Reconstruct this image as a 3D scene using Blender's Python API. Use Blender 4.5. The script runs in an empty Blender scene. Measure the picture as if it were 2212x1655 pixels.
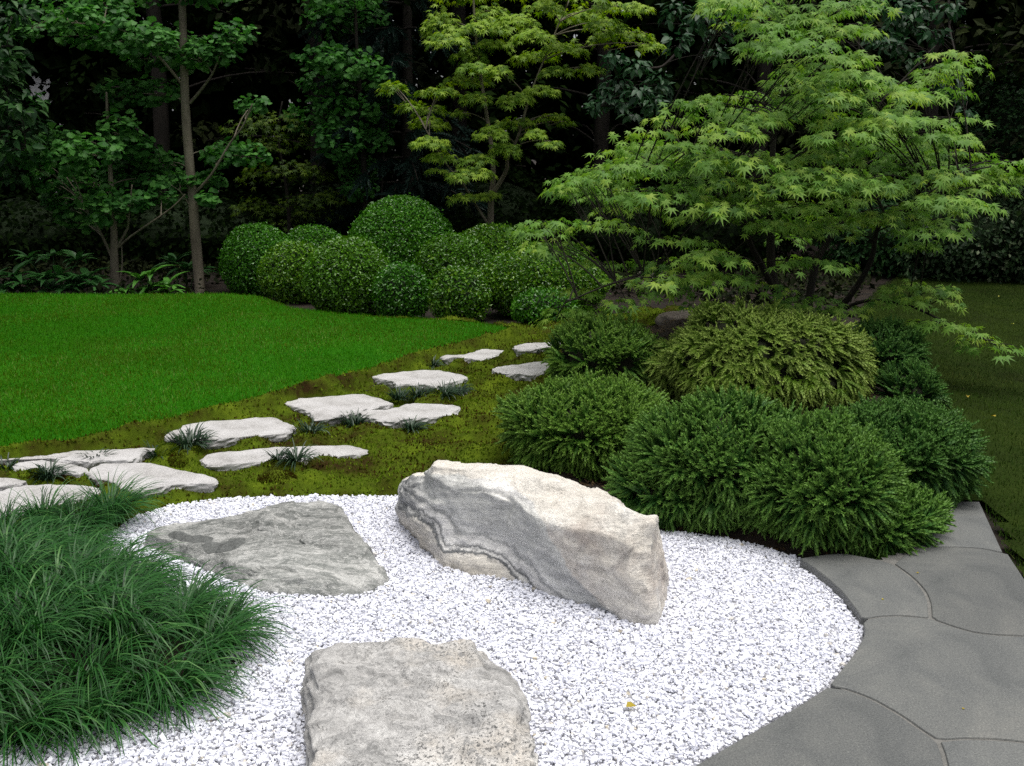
import bpy, math
import numpy as np
from mathutils import Matrix, Vector

# ------------------------------------------------------------------ camera, sky, sun, exposure
SC = bpy.context.scene
COL = SC.collection
CAM_Z, PITCH, FPX, CX, CY = 1.65, math.radians(12.5), 2212.0, 1106.0, 827.5
cd = bpy.data.cameras.new('camera'); cam = bpy.data.objects.new('camera', cd); COL.objects.link(cam)
cam.location = (0, 0, CAM_Z); cam.rotation_euler = (math.pi/2 - PITCH, 0, 0)
cd.sensor_width = 36; cd.lens = 36; cd.clip_start = 0.05; cd.clip_end = 1000
SC.camera = cam
SUN_EL, SUN_AZ = math.radians(80), math.radians(120)        # azimuth clockwise from +Y (sun high, behind and right)
w = bpy.data.worlds.new('World'); SC.world = w; w.use_nodes = True
nt = w.node_tree; bg = nt.nodes['Background']
sky = nt.nodes.new('ShaderNodeTexSky'); sky.sky_type = 'NISHITA'; sky.sun_disc = False
sky.sun_elevation = SUN_EL; sky.sun_rotation = SUN_AZ; sky.dust_density = 4.0; sky.air_density = 1.0
hs = nt.nodes.new('ShaderNodeHueSaturation'); hs.inputs['Saturation'].default_value = 0.28   # overcast: grey-white sky
nt.links.new(sky.outputs[0], hs.inputs['Color']); nt.links.new(hs.outputs[0], bg.inputs['Color'])
bg.inputs['Strength'].default_value = 0.06
sd_ = bpy.data.lights.new('sun', 'SUN'); sun = bpy.data.objects.new('sun', sd_); COL.objects.link(sun)
sd_.energy = 1.5; sd_.angle = math.radians(50); sd_.color = (1, 0.97, 0.92)
sv = Vector((math.sin(SUN_AZ)*math.cos(SUN_EL), math.cos(SUN_AZ)*math.cos(SUN_EL), math.sin(SUN_EL)))
sun.rotation_euler = sv.to_track_quat('Z', 'Y').to_euler(); sun.location = (0, 0, 12)
SC.view_settings.view_transform = 'Standard'; SC.view_settings.look = 'None'
SC.view_settings.gamma = 1; SC.view_settings.use_curve_mapping = False
SC.view_settings.exposure = 1.08
SC.cycles.max_bounces = 6; SC.cycles.diffuse_bounces = 4; SC.cycles.transmission_bounces = 4
SC.cycles.transparent_max_bounces = 6; SC.cycles.use_denoising = False
SC.cycles.caustics_reflective = False; SC.cycles.caustics_refractive = False

# ------------------------------------------------------------------ projection helpers
_s, _c = math.sin(PITCH), math.cos(PITCH)
def ray(px, py):
    cx = (np.asarray(px, float)-CX)/FPX; cy = (CY-np.asarray(py, float))/FPX
    return cx, _c+cy*_s, -_s+cy*_c
def gnd(px, py, z=0.0):
    dx, dy, dz = ray(px, py); t = (z-CAM_Z)/dz
    return np.stack([dx*t, dy*t, np.zeros_like(dx*t)+z], -1)
def at(px, py, Y):
    dx, dy, dz = ray(px, py); t = Y/dy
    return np.stack([dx*t, np.zeros_like(dx*t)+Y, CAM_Z+dz*t], -1)
def proj(P):
    P = np.asarray(P, float); q = P-np.array([0, 0, CAM_Z])
    f = q[..., 1]*_c-q[..., 2]*_s; u = q[..., 1]*_s+q[..., 2]*_c
    return np.stack([CX+FPX*q[..., 0]/f, CY-FPX*u/f, f], -1)
def smooth(a, b, x):
    t = np.clip((x-a)/(b-a), 0, 1); return t*t*(3-2*t)
def unit(v): return v/np.maximum(np.linalg.norm(v, axis=-1, keepdims=True), 1e-9)

# ------------------------------------------------------------------ noise
def _hash(i, j, k, seed):
    h = (i*374761393+j*668265263+k*2147483647+seed*144269) & 0x7fffffff
    h = ((h ^ (h >> 13))*1274126177) & 0x7fffffff
    return ((h ^ (h >> 16)) & 0xffff)/65535.0
def vnoise(P, seed=0):
    P = np.asarray(P, float); I = np.floor(P).astype(np.int64); f = P-I; f = f*f*(3-2*f)
    r = 0
    for a in (0, 1):
        for b in (0, 1):
            for c in (0, 1):
                wgt = (f[..., 0] if a else 1-f[..., 0])*(f[..., 1] if b else 1-f[..., 1])*(f[..., 2] if c else 1-f[..., 2])
                r = r+wgt*_hash(I[..., 0]+a, I[..., 1]+b, I[..., 2]+c, seed)
    return r*2-1
def fbm(P, freq=1, octv=4, seed=0, gain=.5):
    r = 0; a = 1.0
    for o in range(octv):
        r = r+a*vnoise(np.asarray(P)*freq, seed+o*17); freq *= 2.03; a *= gain
    return r

# ------------------------------------------------------------------ polygons
def sdist(x, y, poly):
    d = np.full(np.shape(x), 1e9); ins = np.zeros(np.shape(x), bool); n = len(poly)
    for i in range(n):
        ax, ay = poly[i][:2]; bx, by = poly[(i+1) % n][:2]
        ex, ey = bx-ax, by-ay
        t = np.clip(((x-ax)*ex+(y-ay)*ey)/(ex*ex+ey*ey+1e-12), 0, 1)
        d = np.minimum(d, np.hypot(x-ax-t*ex, y-ay-t*ey))
        c = ((ay > y) != (by > y)) & (x < (bx-ax)*(y-ay)/(by-ay+1e-12)+ax)
        ins ^= c
    return np.where(ins, -d, d)
def catmull(P, k=6, closed=True):
    P = np.asarray(P, float); n = len(P); out = []
    rng = range(n) if closed else range(n-1)
    for i in rng:
        if closed: a, b, c, d = P[(i-1) % n], P[i], P[(i+1) % n], P[(i+2) % n]
        else: a, b, c, d = P[max(i-1, 0)], P[i], P[i+1], P[min(i+2, n-1)]
        for j in range(k):
            t = j/k
            out.append(.5*((2*b)+(c-a)*t+(2*a-5*b+4*c-d)*t*t+(3*b-a-3*c+d)*t**3))
    if not closed: out.append(P[-1])
    return np.array(out)

# ------------------------------------------------------------------ mesh helpers
def build_mesh(name, V, quads=None, tris=None, attrs=None, smoothf=True, ngons=None):
    me = bpy.data.meshes.new(name); V = np.asarray(V, np.float32)
    me.vertices.add(len(V)); me.vertices.foreach_set('co', V.ravel())
    idx = []; starts = []; pos = 0
    if quads is not None and len(quads):
        q = np.asarray(quads, np.int32); idx.append(q.ravel()); starts.append(pos+4*np.arange(len(q))); pos += q.size
    if tris is not None and len(tris):
        q = np.asarray(tris, np.int32); idx.append(q.ravel()); starts.append(pos+3*np.arange(len(q))); pos += q.size
    for g in (ngons or []):
        idx.append(np.asarray(g, np.int32)); starts.append(np.array([pos])); pos += len(g)
    idx = np.concatenate(idx).astype(np.int32); st = np.concatenate(starts).astype(np.int32)
    me.loops.add(len(idx)); me.loops.foreach_set('vertex_index', idx)
    me.polygons.add(len(st)); me.polygons.foreach_set('loop_start', st)
    me.polygons.foreach_set('use_smooth', np.full(len(st), bool(smoothf)))
    for k, a in (attrs or {}).items():
        at_ = me.attributes.new(k, 'FLOAT', 'POINT'); at_.data.foreach_set('value', np.asarray(a, np.float32))
    me.update(calc_edges=True)
    return me
def link(name, me, m, parent=None, loc=None, **props):
    o = bpy.data.objects.new(name, me); COL.objects.link(o)
    if me is not None and m is not None and not me.materials: me.materials.append(m)
    if parent is not None: o.parent = parent
    if loc is not None: o.location = loc
    for k, v in props.items(): o[k] = v
    return o
def thing(name, loc, label, category, group=None):
    o = bpy.data.objects.new(name, None); COL.objects.link(o); o.location = [float(a) for a in loc]
    o.empty_display_size = .1
    o['label'] = label; o['category'] = category
    if group: o['group'] = group
    return o
def frames(fwd, nrm):
    y = unit(fwd); x = unit(np.cross(y, nrm)); z = np.cross(x, y)
    return np.stack([x, y, z], -1)                     # columns = local axes
class Geo:                                              # accumulates geometry of one part
    def __init__(s): s.V = []; s.q = []; s.t = []; s.A = {}; s.n = 0
    def add(s, V, quads=None, tris=None, **attrs):
        V = np.asarray(V, float)
        if quads is not None and len(quads): s.q.append(np.asarray(quads)+s.n)
        if tris is not None and len(tris): s.t.append(np.asarray(tris)+s.n)
        for k, a in attrs.items(): s.A.setdefault(k, []).append((s.n, np.broadcast_to(a, (len(V),))))
        s.V.append(V); s.n += len(V)
    def scatter(s, proto, P, R, S, rnd, **extra):
        V0, q0, t0, a0 = proto; n = len(P); m = len(V0)
        if n == 0: return
        S = np.asarray(S, float); S = S.reshape(n, 1, -1)
        V = np.einsum('nij,nmj->nmi', R, V0[None]*S)+P[:, None]
        off = (np.arange(n)*m)[:, None, None]
        A = {'rnd': np.repeat(rnd, m)}
        for k, v in a0.items(): A[k] = np.tile(v, n)
        s.add(V.reshape(-1, 3), (q0[None]+off).reshape(-1, 4) if len(q0) else None, (t0[None]+off).reshape(-1, 3) if len(t0) else None, **A)
    def mesh(s, name, origin=(0, 0, 0), smoothf=True):
        V = np.concatenate(s.V)-np.asarray(origin, float)
        A = {}
        for k, L in s.A.items():
            a = np.zeros(s.n, np.float32)
            for o, v in L: a[o:o+len(v)] = v
            A[k] = a
        return build_mesh(name, V, np.concatenate(s.q) if s.q else None, np.concatenate(s.t) if s.t else None, A, smoothf)
def tube(g, pts, radii, sides=6, **attrs):
    pts = np.asarray(pts, float); n = len(pts); r = np.interp(np.linspace(0, 1, n), np.linspace(0, 1, len(radii)), radii)
    T = np.gradient(pts, axis=0); T = unit(T)
    up = np.where(np.abs(T[:, 2:3]) > .9, np.array([[0, 1., 0]]), np.array([[0, 0, 1.]]))
    a = unit(np.cross(T, up)); b = np.cross(T, a)
    th = np.linspace(0, 2*np.pi, sides, endpoint=False)
    V = pts[:, None]+r[:, None, None]*(np.cos(th)[None, :, None]*a[:, None]+np.sin(th)[None, :, None]*b[:, None])
    i = np.arange(n-1)[:, None]*sides; j = np.arange(sides)[None]; k = (j+1) % sides
    q = np.stack([i+j, i+k, i+sides+k, i+sides+j], -1).reshape(-1, 4)
    V = np.concatenate([V.reshape(-1, 3), pts[-1:]+T[-1:]*r[-1]])
    top = (n-1)*sides; t = np.stack([top+j[0], top+k[0], np.full(sides, n*sides)], -1)
    g.add(V, q, t, **attrs)

# ------------------------------------------------------------------ materials
def new_mat(name):
    m = bpy.data.materials.new(name); m.use_nodes = True; n = m.node_tree
    return m, n, n.nodes, n.links, n.nodes['Principled BSDF']
def rgb(c): return (c[0], c[1], c[2], 1)
def ramp(ns, stops, interp='LINEAR'):
    r = ns.new('ShaderNodeValToRGB'); r.color_ramp.interpolation = interp
    while len(r.color_ramp.elements) < len(stops): r.color_ramp.elements.new(.5)
    for e, (p, c) in zip(r.color_ramp.elements, stops): e.position = p; e.color = rgb(c)
    return r
def leaf_mat(name, stops, rough=.5, trans=.3, spec=.3, tip=None, tipmix=0.0, tcol=None):
    m, n, ns, ls, p = new_mat(name)
    a = ns.new('ShaderNodeAttribute'); a.attribute_name = 'rnd'
    oi = ns.new('ShaderNodeObjectInfo')
    ad = ns.new('ShaderNodeMath'); ad.operation = 'ADD'; fr = ns.new('ShaderNodeMath'); fr.operation = 'FRACT'
    ls.new(a.outputs['Fac'], ad.inputs[0]); ls.new(oi.outputs['Random'], ad.inputs[1]); ls.new(ad.outputs[0], fr.inputs[0])
    r = ramp(ns, stops); ls.new(fr.outputs[0], r.inputs[0]); col = r.outputs[0]
    if tip:
        ta = ns.new('ShaderNodeAttribute'); ta.attribute_name = 'tip'
        mx = ns.new('ShaderNodeMix'); mx.data_type = 'RGBA'; mu = ns.new('ShaderNodeMath'); mu.operation = 'MULTIPLY'
        mu.inputs[1].default_value = tipmix; ls.new(ta.outputs['Fac'], mu.inputs[0]); ls.new(mu.outputs[0], mx.inputs['Factor'])
        ls.new(col, mx.inputs['A']); mx.inputs['B'].default_value = rgb(tip); col = mx.outputs['Result']
    ls.new(col, p.inputs['Base Color']); p.inputs['Roughness'].default_value = rough
    p.inputs['Specular IOR Level'].default_value = spec
    if trans > 0:
        tr = ns.new('ShaderNodeBsdfTranslucent'); mxs = ns.new('ShaderNodeMixShader'); mxs.inputs[0].default_value = trans
        g = ns.new('ShaderNodeHueSaturation'); g.inputs['Saturation'].default_value = 1.1; g.inputs['Value'].default_value = 1.2
        ls.new(col, g.inputs['Color']); ls.new(g.outputs[0], tr.inputs['Color'])
        ls.new(p.outputs[0], mxs.inputs[1]); ls.new(tr.outputs[0], mxs.inputs[2]); ls.new(mxs.outputs[0], ns['Material Output'].inputs[0])
    return m
def noise_mat(name, stops, scale=5, detail=8, rough=.85, bump=.0, bscale=60, dist=.0, stretch=(1, 1, 1), spec=.3, speck=None, bdist=.01, nrough=.6):
    m, n, ns, ls, p = new_mat(name)
    tc = ns.new('ShaderNodeTexCoord'); mp = ns.new('ShaderNodeMapping'); mp.inputs['Scale'].default_value = stretch
    ls.new(tc.outputs['Object'], mp.inputs[0])
    nz = ns.new('ShaderNodeTexNoise'); nz.inputs['Scale'].default_value = scale; nz.inputs['Detail'].default_value = detail
    nz.inputs['Roughness'].default_value = nrough; nz.inputs['Distortion'].default_value = dist
    ls.new(mp.outputs[0], nz.inputs['Vector'])
    r = ramp(ns, stops); ls.new(nz.outputs['Fac'], r.inputs[0]); col = r.outputs[0]
    if speck:                                           # (scale, colour, amount)
        for (sc, c2, lo, hi) in speck:
            n2 = ns.new('ShaderNodeTexNoise'); n2.inputs['Scale'].default_value = sc; n2.inputs['Detail'].default_value = 3
            ls.new(tc.outputs['Object'], n2.inputs['Vector'])
            r2 = ramp(ns, [(lo, (0, 0, 0)), (hi, (1, 1, 1))]); ls.new(n2.outputs['Fac'], r2.inputs[0])
            mx = ns.new('ShaderNodeMix'); mx.data_type = 'RGBA'; ls.new(r2.outputs[0], mx.inputs['Factor'])
            ls.new(col, mx.inputs['A']); mx.inputs['B'].default_value = rgb(c2); col = mx.outputs['Result']
    ls.new(col, p.inputs['Base Color']); p.inputs['Roughness'].default_value = rough; p.inputs['Specular IOR Level'].default_value = spec
    if bump:
        nb = ns.new('ShaderNodeTexNoise'); nb.inputs['Scale'].default_value = bscale; nb.inputs['Detail'].default_value = 6; nb.inputs['Roughness'].default_value = .65
        ls.new(tc.outputs['Object'], nb.inputs['Vector'])
        b = ns.new('ShaderNodeBump'); b.inputs['Strength'].default_value = bump; b.inputs['Distance'].default_value = bdist
        ls.new(nb.outputs['Fac'], b.inputs['Height']); ls.new(b.outputs[0], p.inputs['Normal'])
    return m

# ------------------------------------------------------------------ terrain outlines
RNG = np.random.default_rng(7)
LAWN_PX = [(-700, 632), (0, 634), (250, 636), (480, 634), (560, 640), (590, 652), (630, 664), (720, 676), (830, 685), (930, 689), (1020, 695), (1075, 702), (1118, 711),
           (1060, 726), (960, 751), (880, 772), (800, 796), (700, 823), (600, 849), (520, 868), (450, 886), (370, 904), (300, 921), (220, 937), (150, 951), (60, 963), (0, 970), (-400, 1000), (-900, 1010)]
def lawn_z(y): return .12+.012*(y-5)
def on_lawn(px, py):
    P = gnd(px, py, .12)
    for _ in range(12): P = gnd(px, py, lawn_z(P[..., 1]))
    return P
LAWN = np.array([on_lawn(a, b) for a, b in LAWN_PX])
GRAVEL_PX = [(-320, 1800), (-420, 1500), (-300, 1300), (100, 1180), (240, 1150), (300, 1113), (370, 1091), (480, 1076), (640, 1072), (760, 1071), (860, 1072), (1000, 1078), (1150, 1092), (1300, 1120), (1420, 1146), (1480, 1150),
             (1560, 1160), (1640, 1178), (1700, 1198), (1727, 1206), (1770, 1236), (1808, 1270), (1840, 1310), (1859, 1341), (1862, 1369), (1845, 1406), (1784, 1481), (1712, 1528), (1609, 1588), (1494, 1654), (1300, 1760), (1150, 1830)]
GRAVEL = gnd(*np.array(GRAVEL_PX, float).T)
MON_PX = [(-260, 1700), (-60, 1640), (60, 1610), (200, 1580), (330, 1550), (430, 1515), (500, 1478), (530, 1430), (525, 1385), (480, 1345), (420, 1310), (350, 1270), (270, 1230), (200, 1200), (100, 1180), (-60, 1190), (-260, 1260)]
MON = gnd(*np.array(MON_PX, float).T)
MX, MY = 1.95, 7.7
def mound(x, y):
    sx = np.where(x > MX, .85, 1.5); sy = np.where(y > MY, 2.6, 1.8)
    return .36*np.exp(-((x-MX)/sx)**2-((y-MY)/sy)**2)
def zt(x, y):
    x = np.asarray(x, float); y = np.asarray(y, float)
    base = .012+mound(x, y)+.012*np.maximum(y-8, 0)
    d = sdist(x, y, LAWN)
    k = 1-smooth(.0, .13, d)
    k = k*smooth(13.5, 12.5, y)+smooth(12.5, 13.5, y)*0
    return base*(1-k)+(lawn_z(y))*k
def on_ground(px, py, dz=0):
    P = gnd(px, py, .05)
    for _ in range(25):
        z = float(zt(P[0], P[1]))+dz; P = gnd(px, py, .5*P[2]+.5*z)
    return P
def base_at(x, y, dz=0): return np.array([x, y, float(zt(x, y))+dz])

M = {}
M['soil'] = noise_mat('soil', [(.3, (.008, .006, .004)), (.55, (.018, .012, .008)), (.75, (.035, .023, .013))], scale=7, bump=.6, bscale=50)
M['moss'] = noise_mat('moss', [(.32, (.03, .018, .004)), (.42, (.042, .05, .003)), (.54, (.062, .095, .004)), (.7, (.11, .155, .007))], scale=4.5, detail=9, rough=.95, bump=.8, bscale=160, spec=.1)
M['lawn'] = noise_mat('lawn', [(.3, (.022, .07, .001)), (.5, (.014, .10, .001)), (.7, (.025, .12, .002))], scale=1.2, detail=9, rough=.95, bump=.5, bscale=120, spec=.1)
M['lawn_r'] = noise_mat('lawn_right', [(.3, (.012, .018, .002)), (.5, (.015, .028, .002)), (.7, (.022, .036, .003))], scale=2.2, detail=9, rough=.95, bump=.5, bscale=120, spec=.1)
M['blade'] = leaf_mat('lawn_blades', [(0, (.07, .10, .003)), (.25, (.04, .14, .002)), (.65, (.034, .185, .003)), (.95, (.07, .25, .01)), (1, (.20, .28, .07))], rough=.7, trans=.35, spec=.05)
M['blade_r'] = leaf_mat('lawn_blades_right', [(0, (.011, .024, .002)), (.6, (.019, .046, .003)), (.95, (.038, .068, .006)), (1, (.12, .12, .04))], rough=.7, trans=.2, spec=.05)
M['moss_tuft'] = leaf_mat('moss_tufts', [(0, (.035, .014, .003)), (.2, (.045, .03, .003)), (.4, (.035, .055, .003)), (.65, (.085, .145, .006)), (.9, (.13, .20, .01)), (1, (.20, .27, .018))], rough=.8, trans=.25, spec=.05)

# soil sheet to the horizon
ax = np.concatenate([[-300, -120, -50, -25], np.arange(-14, 14.01, .25), [25, 50, 120, 300]])
ay = np.concatenate([[-60, -20, -6, -1], np.arange(1, 26, .25), [40, 80, 160, 400]])
X, Y = np.meshgrid(ax, ay); Z = zt(np.clip(X, -14, 14), np.clip(Y, 0, 26))-.035+.02*fbm(np.stack([X, Y, 0*X], -1), 3, 3)*(np.abs(X) < 14)*smooth(9, 11, Y)
gi = lambda nx, ny: (np.arange(ny-1)[:, None]*nx+np.arange(nx-1)[None]).ravel()
b0 = gi(len(ax), len(ay)); nx = len(ax)
o = link('ground', build_mesh('ground', np.stack([X, Y, Z], -1).reshape(-1, 3), np.stack([b0, b0+1, b0+nx+1, b0+nx], -1)), M['soil'], kind='structure')

# ------------------------------------------------------------------ paving
def zD(a): a = np.asarray(a, float); return np.stack([(1488+.382*a[:, 0])/1.0344, (1080+.382*a[:, 1])/1.0344], -1)
SZ = .036
def slab_curve(pts): return catmull(zD(pts), 8, False)
J = dict(
 gA=[(775, 435), (890, 515), (1000, 610), (1085, 710), (1145, 797)], gD=[(1145, 797), (1149, 880), (1100, 978), (1020, 1080), (935, 1187)], gE=[(935, 1187), (740, 1312), (460, 1471), (150, 1650), (-250, 1880)],
 AB=[(1330, 468), (1450, 560), (1528, 660), (1548, 785)], Atop=[(1330, 468), (1180, 430), (1000, 408), (775, 435)], AD=[(1145, 797), (1250, 778), (1380, 772), (1548, 787)],
 BD=[(1548, 787), (1700, 842), (1850, 876), (2095, 892), (2400, 900)], BC=[(1460, 372), (1700, 371), (1850, 381), (2010, 412)], DE=[(935, 1187), (1050, 1203), (1200, 1258), (1350, 1340), (1480, 1428), (1595, 1502)],
 DF=[(1595, 1502), (1750, 1492), (1900, 1494), (2095, 1512), (2500, 1560)], EF=[(1595, 1502), (1622, 1580), (1640, 1660), (1650, 1800), (1650, 2000)])
J = {k: slab_curve(v) for k, v in J.items()}
def chain(*names):
    out = []
    for nme in names:
        c = J[nme[1:]][::-1] if nme[0] == '-' else J[nme]
        out.append(c[:-1])
    return np.concatenate(out)
SL = [
 (chain('gA', 'AD', '-AB', 'Atop'),),
 (np.concatenate([chain('AB', 'BD'), zD([(2400, 900), (2260, 780), (2120, 580)]), chain('-BC')[:], zD([(1460, 372), (1380, 420)])]),),
 (np.concatenate([chain('BC'), zD([(2010, 412), (1840, 105), (1700, 103), (1540, 150), (1440, 260), (1430, 340)])]),),
 (np.concatenate([chain('-AD'), chain('gD', 'DE', 'DF'), zD([(2500, 1560), (2600, 1200), (2400, 900)]), chain('-BD')]),),
 (np.concatenate([chain('gE'), zD([(-250, 1880), (200, 2150), (1000, 2200), (1650, 2000)]), chain('-EF', '-DE')]),),
 (np.concatenate([chain('EF'), zD([(1650, 2000), (2500, 2000), (2500, 1560)]), chain('-DF')]),)]
def inset(P, d):
    P = P[:, :2]; n = len(P); area = np.sum(P[:, 0]*np.roll(P[:, 1], -1)-np.roll(P[:, 0], -1)*P[:, 1])
    e = unit(np.roll(P, -1, 0)-P); nrm = np.stack([-e[:, 1], e[:, 0]], -1)*(1 if area > 0 else -1)
    b = unit(nrm+np.roll(nrm, 1, 0)); return P+b*d/np.clip(np.einsum('ni,ni->n', b, nrm), .6, 1)[:, None]
m, n_, ns, ls, p = new_mat('bluestone')
tc = ns.new('ShaderNodeTexCoord'); oi = ns.new('ShaderNodeObjectInfo')
nz = ns.new('ShaderNodeTexNoise'); nz.inputs['Scale'].default_value = 2.3; nz.inputs['Detail'].default_value = 9; nz.inputs['Roughness'].default_value = .62; nz.inputs['Distortion'].default_value = .8
ls.new(tc.outputs['Object'], nz.inputs['Vector'])
r = ramp(ns, [(.25, (.07, .075, .075)), (.44, (.104, .108, .106)), (.56, (.124, .127, .121)), (.75, (.172, .169, .155))]); ls.new(nz.outputs['Fac'], r.inputs[0])
n2 = ns.new('ShaderNodeTexNoise'); n2.inputs['Scale'].default_value = 190; n2.inputs['Detail'].default_value = 4; ls.new(tc.outputs['Object'], n2.inputs['Vector'])
r2 = ramp(ns, [(.3, (.72, .72, .73)), (.5, (1, 1, 1)), (.64, (1.18, 1.18, 1.16)), (.74, (1.7, 1.7, 1.62))]); ls.new(n2.outputs['Fac'], r2.inputs[0])
mu = ns.new('ShaderNodeMix'); mu.data_type = 'RGBA'; mu.blend_type = 'MULTIPLY'; mu.inputs['Factor'].default_value = 1
ls.new(r.outputs[0], mu.inputs['A']); ls.new(r2.outputs[0], mu.inputs['B'])
hv = ns.new('ShaderNodeHueSaturation'); mr = ns.new('ShaderNodeMapRange'); mr.inputs['To Min'].default_value = .86; mr.inputs['To Max'].default_value = 1.3
ls.new(oi.outputs['Random'], mr.inputs[0]); ls.new(mr.outputs[0], hv.inputs['Value']); ls.new(mu.outputs['Result'], hv.inputs['Color']); ls.new(hv.outputs[0], p.inputs['Base Color'])
p.inputs['Roughness'].default_value = .62
rr = ramp(ns, [(.3, (.5, .5, .5)), (.7, (.75, .75, .75))]); ls.new(nz.outputs['Fac'], rr.inputs[0]); ls.new(rr.outputs[0], p.inputs['Roughness'])
bp = ns.new('ShaderNodeBump'); bp.inputs['Strength'].default_value = .18; bp.inputs['Distance'].default_value = .01; ls.new(n2.outputs['Fac'], bp.inputs['Height']); ls.new(bp.outputs[0], p.inputs['Normal'])
M['slab'] = m
M['mortar'] = noise_mat('mortar', [(.3, (.13, .128, .12)), (.7, (.22, .215, .20))], scale=30, bump=.5, bscale=200)
outer = np.concatenate([zD([(1840, 105), (2010, 412), (2120, 580), (2400, 900), (2600, 1200), (2500, 1560), (2500, 2000), (1000, 2200), (200, 2150), (-250, 1880)]), chain('-gE'), chain('-gD'), chain('-gA'), zD([(775, 435), (1180, 430), (1430, 340), (1440, 260), (1540, 150), (1700, 103)])])
OUT = gnd(outer[:, 0], outer[:, 1], SZ); OUTP = OUT
def sheet(x0, x1, y0, y1, st, keepf, zf):
    ax = np.arange(x0, x1, st); ay = np.arange(y0, y1, st); X, Y = np.meshgrid(ax, ay)
    k = keepf(X, Y); Z = zf(X, Y); nx = len(ax)
    kk = k[:-1, :-1] & k[1:, :-1] & k[1:, 1:] & k[:-1, 1:]
    b = (np.arange(len(ay)-1)[:, None]*nx+np.arange(nx-1)[None])[kk]
    q = np.stack([b, b+1, b+nx+1, b+nx], -1); used, inv = np.unique(q, return_inverse=True)
    V = np.stack([X, Y, Z], -1).reshape(-1, 3)[used]
    return V, inv.reshape(-1, 4)
V, q = sheet(.2, 3.6, 1.6, 5.2, .025, lambda x, y: sdist(x, y, OUTP) < -.02, lambda x, y: 0*x+SZ-.006)
paving = link('patio_paving', build_mesh('patio_paving', V, q), M['mortar'], kind='structure')
slab_objs = []
for (c,) in SL:
    P = gnd(c[:, 0], c[:, 1], SZ); keep = [0]
    for i in range(1, len(P)):
        if np.linalg.norm(P[i]-P[keep[-1]]) > .026: keep.append(i)
    P = P[keep]
    if np.linalg.norm(P[0]-P[-1]) < .026: P = P[:-1]
    wob = .0022*fbm(P, 11, 3)
    rings = [(inset(P, .0105), SZ), (inset(P, .008), SZ-.001), (inset(P, .006), SZ-.005), (inset(P, .006), SZ-.045)]
    n0 = len(P); V = np.concatenate([np.concatenate([a+wob[:, None], np.full((n0, 1), z)], 1) for a, z in rings])
    cen = V.mean(0); cen[2] = 0
    ii = np.arange(n0); jj = (ii+1) % n0
    q = np.concatenate([np.stack([ii+k*n0, jj+k*n0, jj+(k+1)*n0, ii+(k+1)*n0], -1) for k in range(3)])
    slab_objs.append(link('slab', build_mesh('slab', V-cen, q, ngons=[list(range(n0))[::-1]], smoothf=False), M['slab'], parent=paving, loc=cen))

# ------------------------------------------------------------------ sheets clipped to outlines
# gravel bed
M['gravel_bed'] = noise_mat('gravel_bed', [(.3, (.45, .45, .47)), (.7, (.65, .65, .68))], scale=60, bump=.8, bscale=150)
V, q = sheet(-3.2, 2.6, 1.4, 6.2, .03, lambda x, y: sdist(x, y, GRAVEL) < .04, lambda x, y: -.014+0*x)
link('gravel_bed', build_mesh('gravel_bed', V, q), M['gravel_bed'], kind='structure')
def ico():
    t = (1+5**.5)/2
    v = np.array([(-1, t, 0), (1, t, 0), (-1, -t, 0), (1, -t, 0), (0, -1, t), (0, 1, t), (0, -1, -t), (0, 1, -t), (t, 0, -1), (t, 0, 1), (-t, 0, -1), (-t, 0, 1)], float)
    f = np.array([(0, 11, 5), (0, 5, 1), (0, 1, 7), (0, 7, 10), (0, 10, 11), (1, 5, 9), (5, 11, 4), (11, 10, 2), (10, 7, 6), (7, 1, 8), (3, 9, 4), (3, 4, 2), (3, 2, 6), (3, 6, 8), (3, 8, 9), (4, 9, 5), (2, 4, 11), (6, 2, 10), (8, 6, 7), (9, 8, 1)])
    return unit(v), f
def chip(rng):
    v = np.array([(a, b, c) for a in (-1, 1) for b in (-1, 1) for c in (-1, 1)], float)*.62+rng.uniform(-.28, .28, (8, 3)); v *= np.array([1.08, .82, .7])
    return v
CQ = np.array([(0, 1, 3, 2), (4, 6, 7, 5), (0, 4, 5, 1), (2, 3, 7, 6), (0, 2, 6, 4), (1, 5, 7, 3)])
IV, IF = ico(); NQ = np.zeros((0, 4), int); NT = np.zeros((0, 3), int)
def rand_rot(n, rng):
    q = unit(rng.normal(size=(n, 4))); w_, x, y, z = q.T
    return np.stack([np.stack([1-2*(y*y+z*z), 2*(x*y-z*w_), 2*(x*z+y*w_)], -1), np.stack([2*(x*y+z*w_), 1-2*(x*x+z*z), 2*(y*z-x*w_)], -1), np.stack([2*(x*z-y*w_), 2*(y*z+x*w_), 1-2*(x*x+y*y)], -1)], 1)
def jitter_grid(x0, x1, y0, y1, st, rng, jit=.9):
    X, Y = np.meshgrid(np.arange(x0, x1, st), np.arange(y0, y1, st)); X = X+rng.uniform(-.5, .5, X.shape)*st*jit; Y = Y+rng.uniform(-.5, .5, X.shape)*st*jit
    return X.ravel(), Y.ravel()
M['pebble'] = leaf_mat('white_marble_chips', [(0, (.72, .73, .80)), (.2, (.79, .80, .86)), (.965, (.83, .84, .91)), (.985, (.58, .58, .60)), (1, (.6, .54, .42))], rough=.75, trans=0, spec=.2)
g = Geo(); x, y = jitter_grid(-2.6, 2.4, 2.1, 6.0, .0101, RNG)
pp = proj(np.stack([x, y, 0*x], -1))
k = (sdist(x, y, GRAVEL) < .004) & (sdist(x, y, MON) > -.13) & (pp[:, 0] > -120) & (pp[:, 0] < 2330) & (pp[:, 1] < 1760); x, y = x[k], y[k]
n = len(x); protos = [chip(RNG) for _ in range(16)]
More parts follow.
